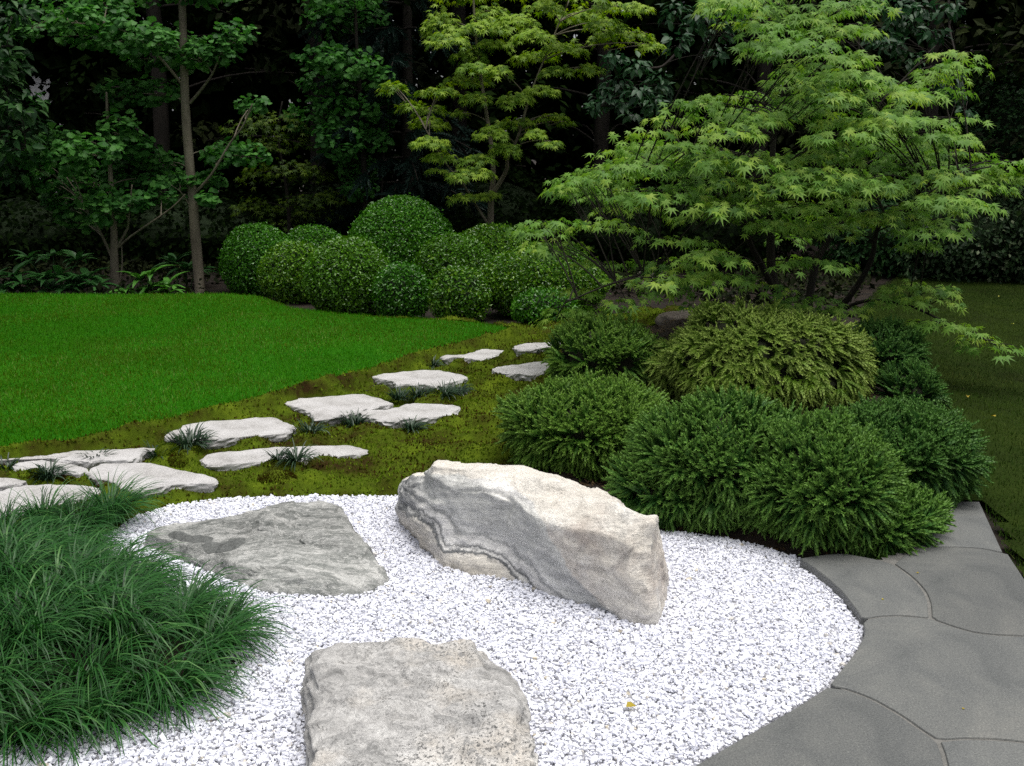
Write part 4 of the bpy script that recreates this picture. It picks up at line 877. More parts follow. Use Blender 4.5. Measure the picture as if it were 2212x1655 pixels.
TUFT = [(105, 1030, .11, 70, .06, 'grass tuft before the small oval stepping stone'), (15, 1008, .10, 60, .05, 'grass tuft at the left edge beside the small oval stone'), (208, 992, .10, 40, .04, 'sparse tuft between the long flat stone and the large granite step'),
        (340, 978, .11, 55, .05, 'tuft at the right end of the long flat stone'), (410, 968, .12, 110, .10, 'thick tuft below the dished stepping stone among moss cushions'), (642, 1012, .12, 60, .05, 'tuft at the front of the long narrow stone'),
        (600, 1008, .09, 25, .03, 'few thin blades left of the tuft before the long narrow stone'),
        (672, 938, .10, 60, .06, 'tuft under the front corner of the kite shaped stone'), (768, 908, .12, 90, .07, 'tuft wedged between the kite shaped and the oval stone'), (888, 920, .10, 50, .05, 'tuft below the oval stone'),
        (862, 856, .10, 60, .06, 'left end of the grass row under the wedge cornered stone'), (905, 858, .10, 70, .06, 'middle of the grass row under the wedge cornered stone'), (960, 852, .11, 80, .06, 'right half of the grass row under the wedge cornered stone'), (990, 838, .10, 60, .05, 'tuft at the right corner of the wedge cornered stone'),
        (935, 785, .10, 40, .04, 'lone tuft by the lawn edge left of the zigzag stone'), (1095, 806, .08, 16, .03, 'few blades over the left end of the far conifer side stone'), (1165, 752, .08, 16, .03, 'few blades before the farthest thin stone')]
for (px, py, L, nb, sp, lab) in TUFT:
    py += 13
    P = on_ground(px, py); P[2] = float(moss_lookup(P[0:1], P[1:2])[0])
    g = Geo(); tussock(g, P, int(nb*1.7), L*1.05, rng, sp, .0075, e=(25, 80), bend=(40, 120))
    link('grass_tuft', g.mesh('grass_tuft', P), M['dwarf'], loc=P, label=lab, category='grass tuft', group='dwarf grass tufts between the stones')
# moss cushions
M['cushion'] = noise_mat('moss_cushion', [(.3, (.06, .085, .005)), (.6, (.10, .14, .008)), (.8, (.15, .19, .014))], scale=9, rough=.95, bump=1, bscale=220, spec=.1)
CUSH = [(398, 998, .10, .075, 'plump moss cushion left of the thick tuft'), (365, 992, .075, .055, 'smaller moss cushion left of the plump one'), (78, 1040, .075, .04, 'flat moss cushion before the small oval stone'), (150, 1042, .085, .04, 'low moss cushion between the oval stone and the half hidden step'),
        (600, 1045, .11, .06, 'pale moss cushion near the gravel edge'), (1010, 880, .10, .045, 'moss cushion right of the oval stone')]
for (px, py, r_, h_, lab) in CUSH:
    P = on_ground(px, py); P[2] = float(moss_lookup(P[0:1], P[1:2])[0])-.012; th = np.linspace(0, 2*np.pi, 40, endpoint=False); V = [np.array([[0, 0, h_]])]
    for s in (.2, .45, .68, .86, .97, 1.0): V.append(np.stack([r_*s*np.cos(th), r_*s*.85*np.sin(th), h_*np.sqrt(max(0, 1-s*s))+0*th-(.02 if s == 1 else 0)], -1))
    V = np.concatenate(V); V = V*(1+.09*fbm(V+px, 22, 4, 9))[:, None]; ii = np.arange(40); jj = (ii+1) % 40
    root = thing('moss_cushion', P, lab, 'moss', 'moss cushions')
    link('cushion', build_mesh('cushion', V, np.concatenate([np.stack([1+k*40+ii, 1+(k+1)*40+ii, 1+(k+1)*40+jj, 1+k*40+jj], -1) for k in range(5)]), np.stack([0*ii, 1+ii, 1+jj], -1)), M['cushion'], parent=root)
    n = 2600; d = unit(rng.normal(size=(n, 3))); d[:, 2] = np.abs(d[:, 2]); g = Geo()
    g.scatter(blade_proto(1, .3, .1), d*np.array([r_, r_*.85, h_])*.98, frames(d+.4*rng.normal(size=(n, 3)), np.cross(d, rng.normal(size=(n, 3)))), rng.uniform(.006, .013, n), np.clip(rng.normal(.9, .1, n), 0, .999))
    link('tips', g.mesh('tips', smoothf=False), M['moss_tuft'], parent=root, kind='stuff')

# ------------------------------------------------------------------ trees
def bez(a, b, c, n=7): t = np.linspace(0, 1, n)[:, None]; return (1-t)**2*a+2*t*(1-t)*b+t*t*c
def px_path(pts, Ys): Ys = np.interp(np.linspace(0, 1, len(pts)), np.linspace(0, 1, len(Ys)), Ys); return catmull(np.array([at(a, b, y) for (a, b), y in zip(pts, Ys)]), 4, False)
def spray_leaves(c, rx, ry, rz, n, rng, droop=.5, origin=None, style='spray', size=.1):
    """leaf frames of one cluster: flat drooping layer (spray) or round clump"""
    if style == 'spray':
        a = rng.uniform(0, 2*np.pi, n); r = np.sqrt(rng.uniform(0, 1, n))
        off = np.stack([np.cos(a)*r*rx, np.sin(a)*r*ry, -droop*r*r*rz+rng.normal(0, .25, n)*rz], -1)
        h = np.stack([np.cos(a), np.sin(a), 0*a], -1)
        if origin is not None:
            o_ = unit((c-origin)*np.array([1, 1, 0]))
            h = unit(h*(.3+r[:, None])+o_*.7)
        h = unit(h+np.array([0, -.5, 0])+.45*rng.normal(size=(n, 3))*np.array([1, 1, 0]))
        dr = rng.uniform(.25, 1.2, n)[:, None]; f = unit(h-np.array([0, 0, 1])*dr)
        nr = unit(np.array([0, 0, 1.])+h*dr*.8+.3*rng.normal(size=(n, 3)))
    else:
        d = unit(rng.normal(size=(n, 3))); r = rng.uniform(.35, 1, n)[:, None]**.6; off = d*r*np.array([rx, ry, rz])
        h = unit(d*np.array([1, 1, .3])+.5*rng.normal(size=(n, 3))); f = unit(h-np.array([0, 0, 1])*rng.uniform(.0, .9, n)[:, None])
        nr = unit(np.array([0, -.25, .9])+d*.5+.35*rng.normal(size=(n, 3)))
    return c+off, frames(f, nr)
def tree(name, label, cat, base, stems, clusters, proto, lsize, mat, barkm, rng, n_obj=0, style='spray', group=None, twig=.006, mass='foliage', droop=.5, sides=7):
    root = thing(name, base, label, cat, group); g = Geo(); allp = []
    for pts, rad in stems: tube(g, pts, rad, sides); allp.append(pts)
    allp = np.concatenate(allp); link('trunk', g.mesh('trunk', base), barkm, parent=root)
    nk = 0 if name == 'evergreen_tree' else 3; tw = Geo(); PP = []; RR = []; SS = []; RN = []
    for (c, rx, ry, rz, n) in clusters:
        c = np.asarray(c, float); d = np.linalg.norm((allp-c)*np.array([1, 1, .8]), axis=1)+3*np.maximum(0, allp[:, 2]-c[2]+.1)
        o = allp[np.argmin(d)]; mid = .5*(o+c)+np.array([0, 0, .12*np.linalg.norm(c-o)])
        e = c-np.array([0, 0, rz*.4]); tube(tw, bez(o, mid, e, 7), [twig, twig*.45], 5)
        for k in range(nk):
            q = c+np.array([rng.uniform(-.8, .8)*rx, rng.uniform(-.8, .8)*ry, -rz*.5]); tube(tw, bez(.4*o+.6*e, .5*(e+q)+np.array([0, 0, .03]), q, 4), [twig*.5, twig*.2], 4)
        P, R = spray_leaves(c, rx, ry, rz, n, rng, droop, o, style); PP.append(P); RR.append(R)
        SS.append(lsize*rng.uniform(.6, 1.22, n)); RN.append(np.clip(rng.uniform(0, .55)+rng.uniform(0, .45, n), 0, .999))
    if len(clusters):
        link('branches', tw.mesh('branches', base), barkm, parent=root, kind='stuff')
        split_foliage(root, proto, np.concatenate(PP), np.concatenate(RR), np.concatenate(SS), np.concatenate(RN), mat, n_obj, 'leaf', mass)
    return root
rng = np.random.default_rng(51)
M['maple'] = leaf_mat('maple_leaves', [(0, (.08, .185, .03)), (.45, (.145, .30, .048)), (.8, (.22, .38, .058)), (1, (.32, .46, .065))], rough=.5, trans=.4, spec=.2)
M['maple_y'] = leaf_mat('maple_leaves_yellow_green', [(0, (.10, .20, .018)), (.5, (.18, .32, .03)), (1, (.30, .44, .045))], rough=.5, trans=.4, spec=.2)
M['maple_d'] = leaf_mat('maple_leaves_small', [(0, (.03, .065, .006)), (.5, (.055, .11, .009)), (1, (.10, .16, .014))], rough=.5, trans=.35, spec=.15)
M['ginkgo'] = leaf_mat('ginkgo_leaves', [(0, (.026, .105, .018)), (.5, (.05, .17, .03)), (1, (.085, .245, .042))], rough=.5, trans=.35, spec=.2)
M['cherry'] = leaf_mat('cherry_leaves', [(0, (.014, .045, .018)), (.5, (.026, .078, .028)), (1, (.05, .12, .045))], rough=.42, trans=.25, spec=.25)
M['broad'] = leaf_mat('broad_leaves', [(0, (.012, .045, .012)), (.6, (.024, .08, .02)), (1, (.05, .13, .03))], rough=.5, trans=.2, spec=.2)
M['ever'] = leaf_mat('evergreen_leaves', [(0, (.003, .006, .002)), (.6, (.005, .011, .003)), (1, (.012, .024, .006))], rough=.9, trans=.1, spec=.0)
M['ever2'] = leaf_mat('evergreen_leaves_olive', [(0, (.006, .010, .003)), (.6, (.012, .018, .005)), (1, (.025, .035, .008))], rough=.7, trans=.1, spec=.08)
M['under'] = leaf_mat('understory_leaves', [(0, (.04, .13, .018)), (.5, (.065, .20, .028)), (1, (.10, .27, .04))], rough=.4, trans=.2, spec=.4)
M['under_d'] = leaf_mat('understory_leaves_dark', [(0, (.02, .075, .018)), (.5, (.035, .12, .028)), (1, (.055, .17, .04))], rough=.4, trans=.2, spec=.4)
M['spruce'] = leaf_mat('spruce_needles', [(0, (.008, .022, .016)), (1, (.02, .045, .035))], rough=.55, trans=.1, spec=.2)

# front maple -----------------------------------------------------------------
MB_ = on_ground(1715, 712); MB_[2] -= .03; y0 = MB_[1]; print('maple base', MB_)
b0 = tuple(proj(MB_)[:2])
S_ = [([b0, (1690, 660), (1668, 593), (1664, 491), (1666, 409), (1670, 307), (1677, 262), (1689, 217), (1701, 164), (1709, 82), (1713, 0), (1715, -120)], [y0, y0+.1, y0], [.045, .02, .006]),
      ([b0, (1740, 675), (1762, 573), (1787, 523), (1824, 470), (1844, 409), (1861, 327), (1873, 286), (1897, 229), (1959, 164), (2020, 100)], [y0, y0+.3, y0+.2], [.035, .018, .005]),
      ([b0, (1803, 671), (1840, 634), (1881, 564), (1901, 483), (1967, 450), (1991, 409), (2049, 380), (2140, 360)], [y0, y0-.4, y0-.7], [.03, .016, .005]),
      ([(1690, 660), (1656, 593), (1619, 523), (1603, 470), (1558, 429), (1476, 389), (1394, 360), (1300, 370)], [y0, y0-.4, y0-.9], [.03, .015, .005]),
      ([(1700, 690), (1640, 630), (1560, 600), (1450, 580), (1330, 610), (1230, 650)], [y0, y0-.6, y0-1.1], [.022, .012, .004]),
      ([b0, (1800, 680), (1870, 650), (1960, 660), (2050, 700), (2130, 735)], [y0, y0-.5, y0-.9], [.022, .011, .004])]
stems = [(px_path(p_, ys), r_) for p_, ys, r_ in S_]
SIL = np.array([(1560, -60), (1575, 20), (1630, 70), (1620, 130), (1560, 180), (1480, 205), (1400, 260), (1330, 330), (1215, 370), (1200, 420), (1150, 480), (1120, 520), (1200, 560), (1290, 600), (1215, 660), (1190, 690), (1300, 680),
                (1420, 640), (1500, 690), (1620, 640), (1720, 665), (1830, 650), (1930, 640), (2050, 650), (1990, 590), (1960, 540), (2080, 470), (2150, 410), (2190, 345), (2110, 310), (2060, 270), (2070, 200), (2085, 110), (2010, 110), (1930, 150), (1870, 90), (1860, -60)], float)
cl = []
def add_spray(px, py, Yv, rx, n, rz=.07): cl.append((at(px, py, Yv), rx, rx*.8, rz, n))
tips = [(1600, 40), (1640, 110), (1560, 200), (1500, 215), (1440, 250), (1400, 275), (1350, 320), (1260, 378), (1225, 400), (1190, 470), (1160, 490), (1180, 530), (1290, 560), (1250, 620), (1215, 665), (1200, 690), (1290, 660), (1350, 640), (1430, 620), (1480, 600),
        (2060, 110), (2030, 140), (2070, 250), (2020, 290), (2050, 320), (2180, 345), (2140, 350), (2120, 400), (2060, 430), (2020, 470), (1990, 520), (1980, 610), (2010, 640), (1930, 640), (2060, 700), (2110, 725), (2160, 745), (2020, 690), (1960, 690), (1830, 660), (1750, 640), (1700, 650), (1640, 610), (1580, 590), (1540, 650), (1390, 560), (1830, 60), (1800, 20), (1740, 10), (1650, 20)]
for (a, b) in tips: add_spray(a, b, y0-rng.uniform(.3, 1.0) if b > 250 else y0+rng.uniform(-.4, .3), rng.uniform(.14, .26), 30, .04)
cnt = 0
while cnt < 184:
    a = rng.uniform(1120, 2200); b = rng.uniform(-60, 690)
    if sdist(np.array(a), np.array(b), SIL) > -12: continue
    if 1560 < a < 1990 and 500 < b < 650 and rng.uniform() < .8: continue
    if rng.uniform() > .55+.45*(b < 480): continue
    if a < 1420 and b > 480 and rng.uniform() < .7: continue
    wd = 1.35*math.sqrt(max(.15, 1-((a-1690)/560)**2)); Yv = y0-rng.uniform(.25, 1)*wd if rng.uniform() < .62 else y0+rng.uniform(-.3, .8)*wd
    add_spray(a, b, Yv, rng.uniform(.18, .30), int(rng.integers(34, 52)), .06); cnt += 1
tree('maple_tree', 'green spreading maple with starry leaves, right of centre over the conifers', 'tree', MB_, stems, cl, maple_proto(7), .092, M['maple'], M['bark_dark'], rng, 300, 'spray', 'trees around the garden', droop=.9)

# bright maple behind the box shrubs -------------------------------------------
def z2(a, b): return 676.7+.3504*a, .3504*b
YB = 13.1; bx = at(1058, 520, YB); BB = base_at(bx[0], YB, -.03)
stems = [(px_path([tuple(proj(BB)[:2]), (1060, 480), (1061, 431), (1066, 368), (1059, 298), (1048, 228), (1038, 158), (1027, 70), (1020, -60)], [YB, YB+.1]), [.05, .028, .012]),
         (px_path([(1064, 420), (1071, 408), (1094, 368), (1097, 340), (1118, 298), (1136, 238), (1150, 193), (1185, 105), (1230, 0)], [YB, YB-.2, YB]), [.035, .018, .008]),
         (px_path([(1058, 490), (1027, 442), (999, 396), (960, 350), (920, 280)], [YB, YB-.3, YB-.5]), [.02, .012, .006])]
CL = [(790, 120, 110, 110), (1100, 60, 120, 60), (1050, 150, 150, 60), (1420, 30, 120, 50), (1650, 80, 150, 60), (1900, 30, 180, 40), (1900, 200, 200, 60), (2080, 270, 80, 40), (830, 220, 120, 60), (970, 320, 110, 60), (1100, 260, 120, 50), (1350, 200, 120, 60),
      (1350, 330, 130, 50), (1550, 280, 130, 60), (1000, 400, 100, 40), (1140, 430, 80, 40), (1700, 410, 90, 40), (490, 520, 80, 50), (590, 640, 80, 50), (770, 550, 130, 40), (1000, 590, 90, 50), (720, 660, 100, 40), (720, 740, 120, 50), (1250, 590, 100, 50),
      (1400, 540, 100, 40), (1250, 740, 120, 50), (1480, 710, 90, 30), (1560, 750, 50, 20), (1370, 810, 60, 40), (1460, 870, 60, 25), (900, 690, 50, 30), (720, 860, 100, 50), (780, 950, 90, 40), (1180, 900, 90, 60), (1020, 960, 100, 40), (980, 1050, 140, 50),
      (880, 1080, 60, 40), (760, 1040, 50, 20), (960, 1200, 120, 30), (1090, 1190, 60, 25), (1100, 800, 100, 60), (950, 480, 150, 50), (1500, 420, 100, 40), (1800, 130, 120, 50), (1250, 110, 120, 60), (900, -60, 150, 60), (1200, -80, 200, 60), (1600, -60, 200, 60)]
cl = []
for (a, b, hw, hh_) in CL:
    rx = hw*.3504/FPX*YB; rz = hh_*.3504/FPX*YB
    cl.append((at(*z2(a, b-hh_*.3), YB+rng.uniform(-.7, .4)), rx, max(rx*.7, .15), rz*.9, int(22+hw*hh_/65)))
tree('maple_tree', 'yellow green maple standing behind the box shrubs', 'tree', BB, stems, cl, maple_proto(7), .105, M['maple_y'], M['bark'], rng, 300, 'spray', 'trees around the garden', droop=1.0, twig=.009)

# ginkgos, small maple, broadleaf tree at the left edge --------------------------
def z1(a, b): return .3973*a, .3973*b
def clusters1(L, Yv, dn=1.0, jit=.5, sty=1.0):
    out = []
    for (a, b, hw, hh_) in L:
        rx = hw*.3973/FPX*Yv*1.35; rz = hh_*.3973/FPX*Yv*1.25
        out.append((at(*z1(a, b), Yv+rng.uniform(-jit, jit)), rx, max(rx*.7, .15), rz, int((16+hw*hh_/150)*dn)))
    return out
def base_px(px, py, Yv): P = at(px, py, Yv); return base_at(P[0], Yv, -.04)
YG = 12.35; B = base_px(431, 612, YG)
st = [(px_path([tuple(proj(B)[:2]), (421, 497), (413, 397), (403, 278), (399, 199), (397, 119), (393, 0), (388, -150), (384, -300)], [YG, YG]), [.066, .05, .035]), (px_path([(411, 222), (437, 191), (459, 159), (475, 120)], [YG, YG-.3]), [.02, .008]),
      (px_path([(421, 417), (457, 377), (497, 310), (524, 274), (545, 225)], [YG, YG-.4]), [.018, .007]), (px_path([(400, 190), (330, 110), (250, 60), (150, 50)], [YG, YG-.5]), [.02, .007]), (px_path([(417, 460), (395, 420), (370, 400)], [YG, YG-.2]), [.01, .005])]
CG = [(140, 140, 70, 40), (400, 90, 100, 60), (560, 60, 120, 60), (480, 170, 150, 60), (700, 180, 120, 80), (820, 200, 100, 60), (950, 220, 120, 60), (1000, 310, 120, 60), (1080, 280, 80, 60), (800, 290, 100, 60), (1280, 180, 80, 50), (1200, 270, 80, 50), (1250, 800, 80, 40),
      (1350, 830, 80, 50), (1180, 850, 60, 40), (1370, 560, 60, 40), (1130, 970, 70, 40), (1130, 1070, 40, 20), (980, 980, 70, 40), (920, 960, 80, 40), (910, 870, 60, 40), (830, 490, 120, 60), (650, 500, 100, 60), (600, -40, 200, 60), (900, -120, 200, 80), (1100, -60, 150, 60), (300, 20, 120, 60)]
tree('ginkgo_tree', 'ginkgo with a straight slender pale trunk at the back of the left lawn', 'tree', B, st, clusters1(CG, YG, 2.3), ginkgo_proto(), .078, M['ginkgo'], M['bark'], rng, 300, 'clump', 'trees around the garden', twig=.008)
Y2 = 12.2; B = base_px(250, 628, Y2)
st = [(px_path([tuple(proj(B)[:2]), (247, 560), (246, 500), (240, 400), (234, 300), (230, 200)], [Y2, Y2]), [.06, .035, .012]), (px_path([(240, 552), (222, 512), (210, 488), (180, 440)], [Y2, Y2-.2]), [.018, .008]), (px_path([(250, 540), (274, 497), (278, 470), (285, 400)], [Y2, Y2-.2]), [.018, .008]),
      (px_path([(258, 533), (286, 508), (366, 453), (400, 420)], [Y2, Y2-.3]), [.016, .006]), (px_path([(258, 612), (264, 570), (262, 520)], [Y2, Y2]), [.012, .006])]
CG = [(640, 690, 80, 70), (230, 800, 110, 60), (360, 850, 100, 60), (330, 740, 80, 40), (620, 930, 60, 60), (540, 1060, 100, 60), (580, 1130, 80, 60), (400, 1110, 80, 60), (300, 1060, 60, 60), (380, 1180, 60, 30), (480, 1210, 30, 30), (250, 960, 80, 50), (780, 830, 80, 50), (720, 780, 80, 50),
      (700, 1080, 100, 50), (880, 1040, 80, 50), (800, 960, 70, 40), (150, 840, 60, 50), (500, 800, 120, 60), (450, 960, 100, 50)]
tree('ginkgo_tree', 'low forked ginkgo at the far left of the lawn, crown nearly to the ground', 'tree', B, st, clusters1(CG, Y2, 2.3), ginkgo_proto(), .08, M['ginkgo'], M['bark'], rng, 250, 'clump', 'trees around the garden', twig=.008)
Y3 = 14.0; B = base_px(790, 560, Y3)
st = [(px_path([tuple(proj(B)[:2]), (790, 450), (785, 330), (778, 200), (770, 80), (765, -100)], [Y3, Y3]), [.05, .03, .015]), (px_path([(820, 470), (825, 400), (830, 300)], [Y3, Y3]), [.02, .01])]
CG = [(1760, 300, 120, 50), (1850, 330, 150, 60), (1980, 320, 80, 50), (1950, 430, 120, 40), (1750, 440, 100, 50), (1800, 100, 120, 80), (1950, 80, 120, 60), (2060, 400, 60, 40), (1700, 620, 120, 80), (1900, 600, 120, 80), (1850, 750, 100, 80), (1950, 900, 100, 80), (1950, 1020, 70, 40), (2030, 760, 80, 40), (2050, 600, 80, 80), (1850, -60, 200, 80)]
tree('ginkgo_tree', 'dim ginkgo in the shade between the pale trunk and the yellow green maple', 'tree', B, st, clusters1(CG, Y3, 2.2), ginkgo_proto(), .085, M['ginkgo'], M['bark_dark'], rng, 120, 'clump', 'trees around the garden', twig=.008)
Y4 = 14.2; B = base_px(620, 560, Y4)
st = [(px_path([tuple(proj(B)[:2]), (625, 480), (615, 380), (600, 290), (610, 220)], [Y4, Y4]), [.04, .02, .01])]
CG = [(1560, 730, 120, 60), (1400, 760, 80, 40), (1450, 900, 120, 60), (1600, 880, 100, 40), (1700, 920, 80, 40), (1380, 1080, 90, 50), (1700, 1050, 130, 40), (1560, 1110, 80, 40), (1780, 1040, 80, 40), (1720, 1120, 100, 40), (1520, 1190, 90, 30), (1650, 1190, 80, 30), (1500, 620, 120, 60), (1350, 650, 100, 50)]
tree('maple_tree', 'small olive green maple in the shade above the left box shrubs', 'tree', B, st, clusters1(CG, Y4, 1.9), maple_proto(5), .10, M['maple_d'], M['bark_dark'], rng, 150, 'spray', 'trees around the garden', twig=.008, droop=1.0)
Y5 = 11.9; B = base_px(-140, 640, Y5)
st = [(px_path([tuple(proj(B)[:2]), (-130, 400), (-120, 200), (-110, 0), (-110, -200)], [Y5, Y5]), [.09, .06, .03]), (px_path([(-125, 330), (-60, 300), (40, 310), (80, 330)], [Y5, Y5-.4]), [.02, .007]), (px_path([(-118, 180), (-50, 110), (30, 100)], [Y5, Y5-.4]), [.02, .007])]
CG = [(30, 280, 80, 50), (40, 360, 70, 60), (180, 690, 60, 40), (80, 780, 90, 60), (60, 870, 60, 50), (60, 960, 60, 30), (20, 640, 60, 50), (120, 560, 90, 60), (30, 160, 60, 50), (60, 60, 80, 50), (-80, 300, 120, 120), (-80, 600, 120, 120), (-60, 800, 100, 100), (10, 460, 70, 50)]
tree('broadleaf_tree', 'pointed leaf tree reaching in from the left edge', 'tree', B, st, clusters1(CG, Y5, 1.6), oval_proto(.24), .13, M['broad'], M['bark_dark'], rng, 120, 'clump', 'trees around the garden', twig=.008)

# weeping cherry hanging in from the top ----------------------------------------
def z3c(a, b): return 1353.5+.409*a, .409*b
YC = 10.6; B = base_px(2330, 560, YC+1.2); YT = YC+1.2
st = [(px_path([tuple(proj(B)[:2]), (2325, 450), (2310, 200), (2270, -60), (2180, -250)], [YT, YT]), [.09, .07, .05]), (px_path([(2290, 40), (2120, -170), (1950, -200), (1800, -200), (1650, -120), (1540, 0), (1497, 65), (1476, 82), (1464, 110), (1431, 143), (1394, 151), (1340, 190), (1300, 230)], [YT, YC]), [.045, .02, .005]),
      (px_path([(2120, -170), (2060, -110), (2050, 40), (2065, 120), (2090, 220)], [YT, YC]), [.02, .005]), (px_path([(1650, -120), (1580, -60), (1590, 40), (1570, 90)], [YT-.6, YC]), [.015, .005])]
L2 = [(1850, 360, 60, 60), (1990, 400, 80, 50), (1870, 520, 100, 60), (1800, 590, 90, 60), (1900, 640, 80, 40), (2130, 500, 60, 60), (2100, 640, 60, 60), (1980, 710, 60, 30), (1740, 670, 40, 40), (2150, 560, 50, 50), (2010, 560, 70, 50)]
L3 = [(430, 40, 60, 50), (500, 150, 60, 80), (350, 170, 60, 50), (260, 220, 60, 50), (480, 280, 50, 40), (400, 90, 60, 50), (620, 60, 60, 60), (1400, 40, 120, 50), (1550, 120, 80, 60), (1450, 100, 100, 60), (1350, 200, 80, 60), (1430, 230, 60, 40), (1700, 40, 60, 40), (1620, 180, 60, 40), (1500, 300, 60, 40), (1710, 430, 50, 50), (1740, 510, 30, 40), (1790, 580, 30, 30), (1560, 30, 80, 50), (560, 20, 80, 40), (250, 60, 80, 60)]
cl = []
for L_, fz, sc in ((L2, z2, .3504), (L3, z3c, .409)):
    for (a, b, hw, hh_) in L_: rx = hw*sc/FPX*YC; cl.append((at(*fz(a, b), YC+rng.uniform(-.3, .5)), rx, max(rx*.6, .1), hh_*sc/FPX*YC, int(16+hw*hh_/130)))
tree('cherry_tree', 'cherry with hanging oval leaves drooping in from the top behind the green maple', 'tree', B, st, cl, oval_proto(.24, .06, .2), .10, M['cherry'], M['bark_dark'], rng, 300, 'clump', 'trees around the garden', twig=.004)

# blue spruce boughs behind the yellow green maple --------------------------------
Y6 = 14.6; B = base_px(880, 560, Y6); st = [(px_path([tuple(proj(B)[:2]), (880, 300), (880, 0), (880, -250)], [Y6, Y6]), [.10, .07, .04])]
root = thing('spruce_tree', B, 'blue grey spruce showing between the dim ginkgo and the yellow green maple', 'tree', 'trees around the garden'); g = Geo(); tube(g, st[0][0], st[0][1], 8); link('trunk', g.mesh('trunk', B), M['bark_dark'], parent=root)
g = Geo(); bg_ = Geo(); pr = shoot_proto(rng, 9, 4, .2, -.2, .1)
for zz in np.arange(.6, 6.5, .34):
    for k in range(7):
        a = rng.uniform(0, 2*np.pi); Lb = rng.uniform(.8, 1.3)*(1.25-zz/9); o = np.array([st[0][0][0, 0], Y6, zz]); t = np.linspace(0, 1, 7)[:, None]
        pth = o+np.array([math.cos(a), math.sin(a), 0])*Lb*t+np.array([0, 0, 1])*(.15*t-.45*t*t); tube(bg_, pth, [.02, .006], 4)
        n = 14; tt = rng.uniform(.2, 1, n); P = np.stack([np.interp(tt, t[:, 0], pth[:, j]) for j in range(3)], -1); sd = rng.normal(size=(n, 3)); f = np.array([math.cos(a), math.sin(a), -.5])+.7*sd*np.array([1, 1, .5])
        g.scatter(pr, P, frames(f, np.tile([0, 0, 1.], (n, 1))+.2*sd), rng.uniform(.2, .36, n), rng.uniform(0, 1, n))
link('foliage', g.mesh('foliage', B, smoothf=False), M['spruce'], parent=root, kind='stuff'); link('branches', bg_.mesh('branches', B), M['bark_dark'], parent=root)

# dark evergreens closing the garden ------------------------------------------------
def evergreen(x, y, h, r, lo, label, mat, n=46, per=105, ls=.16, tr=.13, name='evergreen_tree'):
    B = base_at(x, y, -.05); st = [(np.array([[x, y, B[2]], [x+.1, y, h*.35], [x-.05, y+.1, h*.7], [x, y, h*.97]]), [tr, tr*.8, tr*.3])]; cl = []
    for _ in range(n):
        u = rng.uniform(0, 1)**.8; z = lo+(h-lo)*u; rr = r*math.sqrt(max(.08, 1-((u-.35)/.72)**2))*math.sqrt(rng.uniform(.15, 1)); a = rng.uniform(0, 2*np.pi)
        s = rng.uniform(.45, .8); cl.append(((x+rr*math.cos(a), y+rr*math.sin(a), z), s, s, s*.6, per))
    st[0] = (catmull(st[0][0], 5, False), st[0][1])
    return tree(name, label, 'tree', B, st, cl, diamond_proto(.3, .06), ls, mat, M['bark_dark'], rng, 0, 'clump', 'dark trees closing the background', twig=.02)
EV = [(-8.2, 15.2, 8.5, 2.3, 1.5, 'dark evergreen at the far left behind the forked ginkgo', 'ever'), (-5.4, 16.0, 9, 2.3, 1.7, 'dark evergreen behind the pale ginkgo trunk', 'ever'), (-3.1, 16.4, 9, 2.2, 1.6, 'dark olive evergreen behind the small shaded maple', 'ever2'), (-.9, 16.6, 9.5, 2.3, 1.5, 'dark evergreen behind the spruce', 'ever'),
      (1.3, 16.2, 9, 2.3, 1.5, 'black green evergreen right of the yellow green maple', 'ever'), (3.6, 15.6, 9, 2.3, 1.2, 'dark evergreen behind the green maple crown', 'ever'), (5.9, 15.2, 8.5, 2.2, .9, 'dark evergreen behind the cherry', 'ever2'), (8.1, 14.2, 8, 2.2, .6, 'dark evergreen at the far right edge', 'ever')]
EV += [(8.4, 7.5, 7.5, 2.4, 1.6, 'unseen evergreen added beyond the right edge to shade the side lawn', 'ever'), (-7.0, 8.4, 8, 2.3, 2.3, 'unseen evergreen added beyond the left edge to shade the lawn', 'ever')]  # two evergreens out of view, added to cast shade on the lawns
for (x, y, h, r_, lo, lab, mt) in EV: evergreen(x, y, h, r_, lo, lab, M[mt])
def dark_bush(px, py, Yv, wpx, hpx, label, mat, ls=.09, dens=900, name='evergreen_bush', grp='dark bushes in the background', pr=None):
    P = at(px, py, Yv); gz = float(zt(P[0], Yv)); a = wpx/FPX*Yv/2; top = at(px, py-hpx, Yv)[2]; c = (top-gz)*.6; cen = np.array([P[0], Yv, top-c]); root = thing(name, (P[0], Yv, gz), label, 'bush', grp)
    n = int(dens*4*a*c+400); d, Q_ = lumpy_dome(cen, a, a*.8, c, n, rng, .22, int(px), -.9, .8); m_ = len(Q_); Q_ = cen+(Q_-cen)*rng.uniform(.72, 1.05, (m_, 1)); nr = unit(d+.5*rng.normal(size=(m_, 3))+np.array([0, -.1, .5])); f = unit(np.cross(nr, rng.normal(size=(m_, 3)))+d*.6-np.array([0, 0, .3]))
    k = Q_[:, 2] > gz; g = Geo(); g.scatter(pr or diamond_proto(.3, .08), Q_[k], frames(f, nr)[k], ls*rng.uniform(.7, 1.2, m_)[k], rng.uniform(0, 1, m_)[k]); link('foliage', g.mesh('foliage', root.location, smoothf=False), mat, parent=root, kind='stuff')
    core('inner_foliage', cen, a, a*.8, c, .7, root, M['box_in'], .22, int(px)); g = Geo(); tube(g, [(P[0], Yv, gz-.05), (P[0]+.03, Yv, gz+.2), (P[0], Yv, cen[2])], [.05, .04, .02], 6); link('stem', g.mesh('stem', root.location), M['bark_dark'], parent=root)
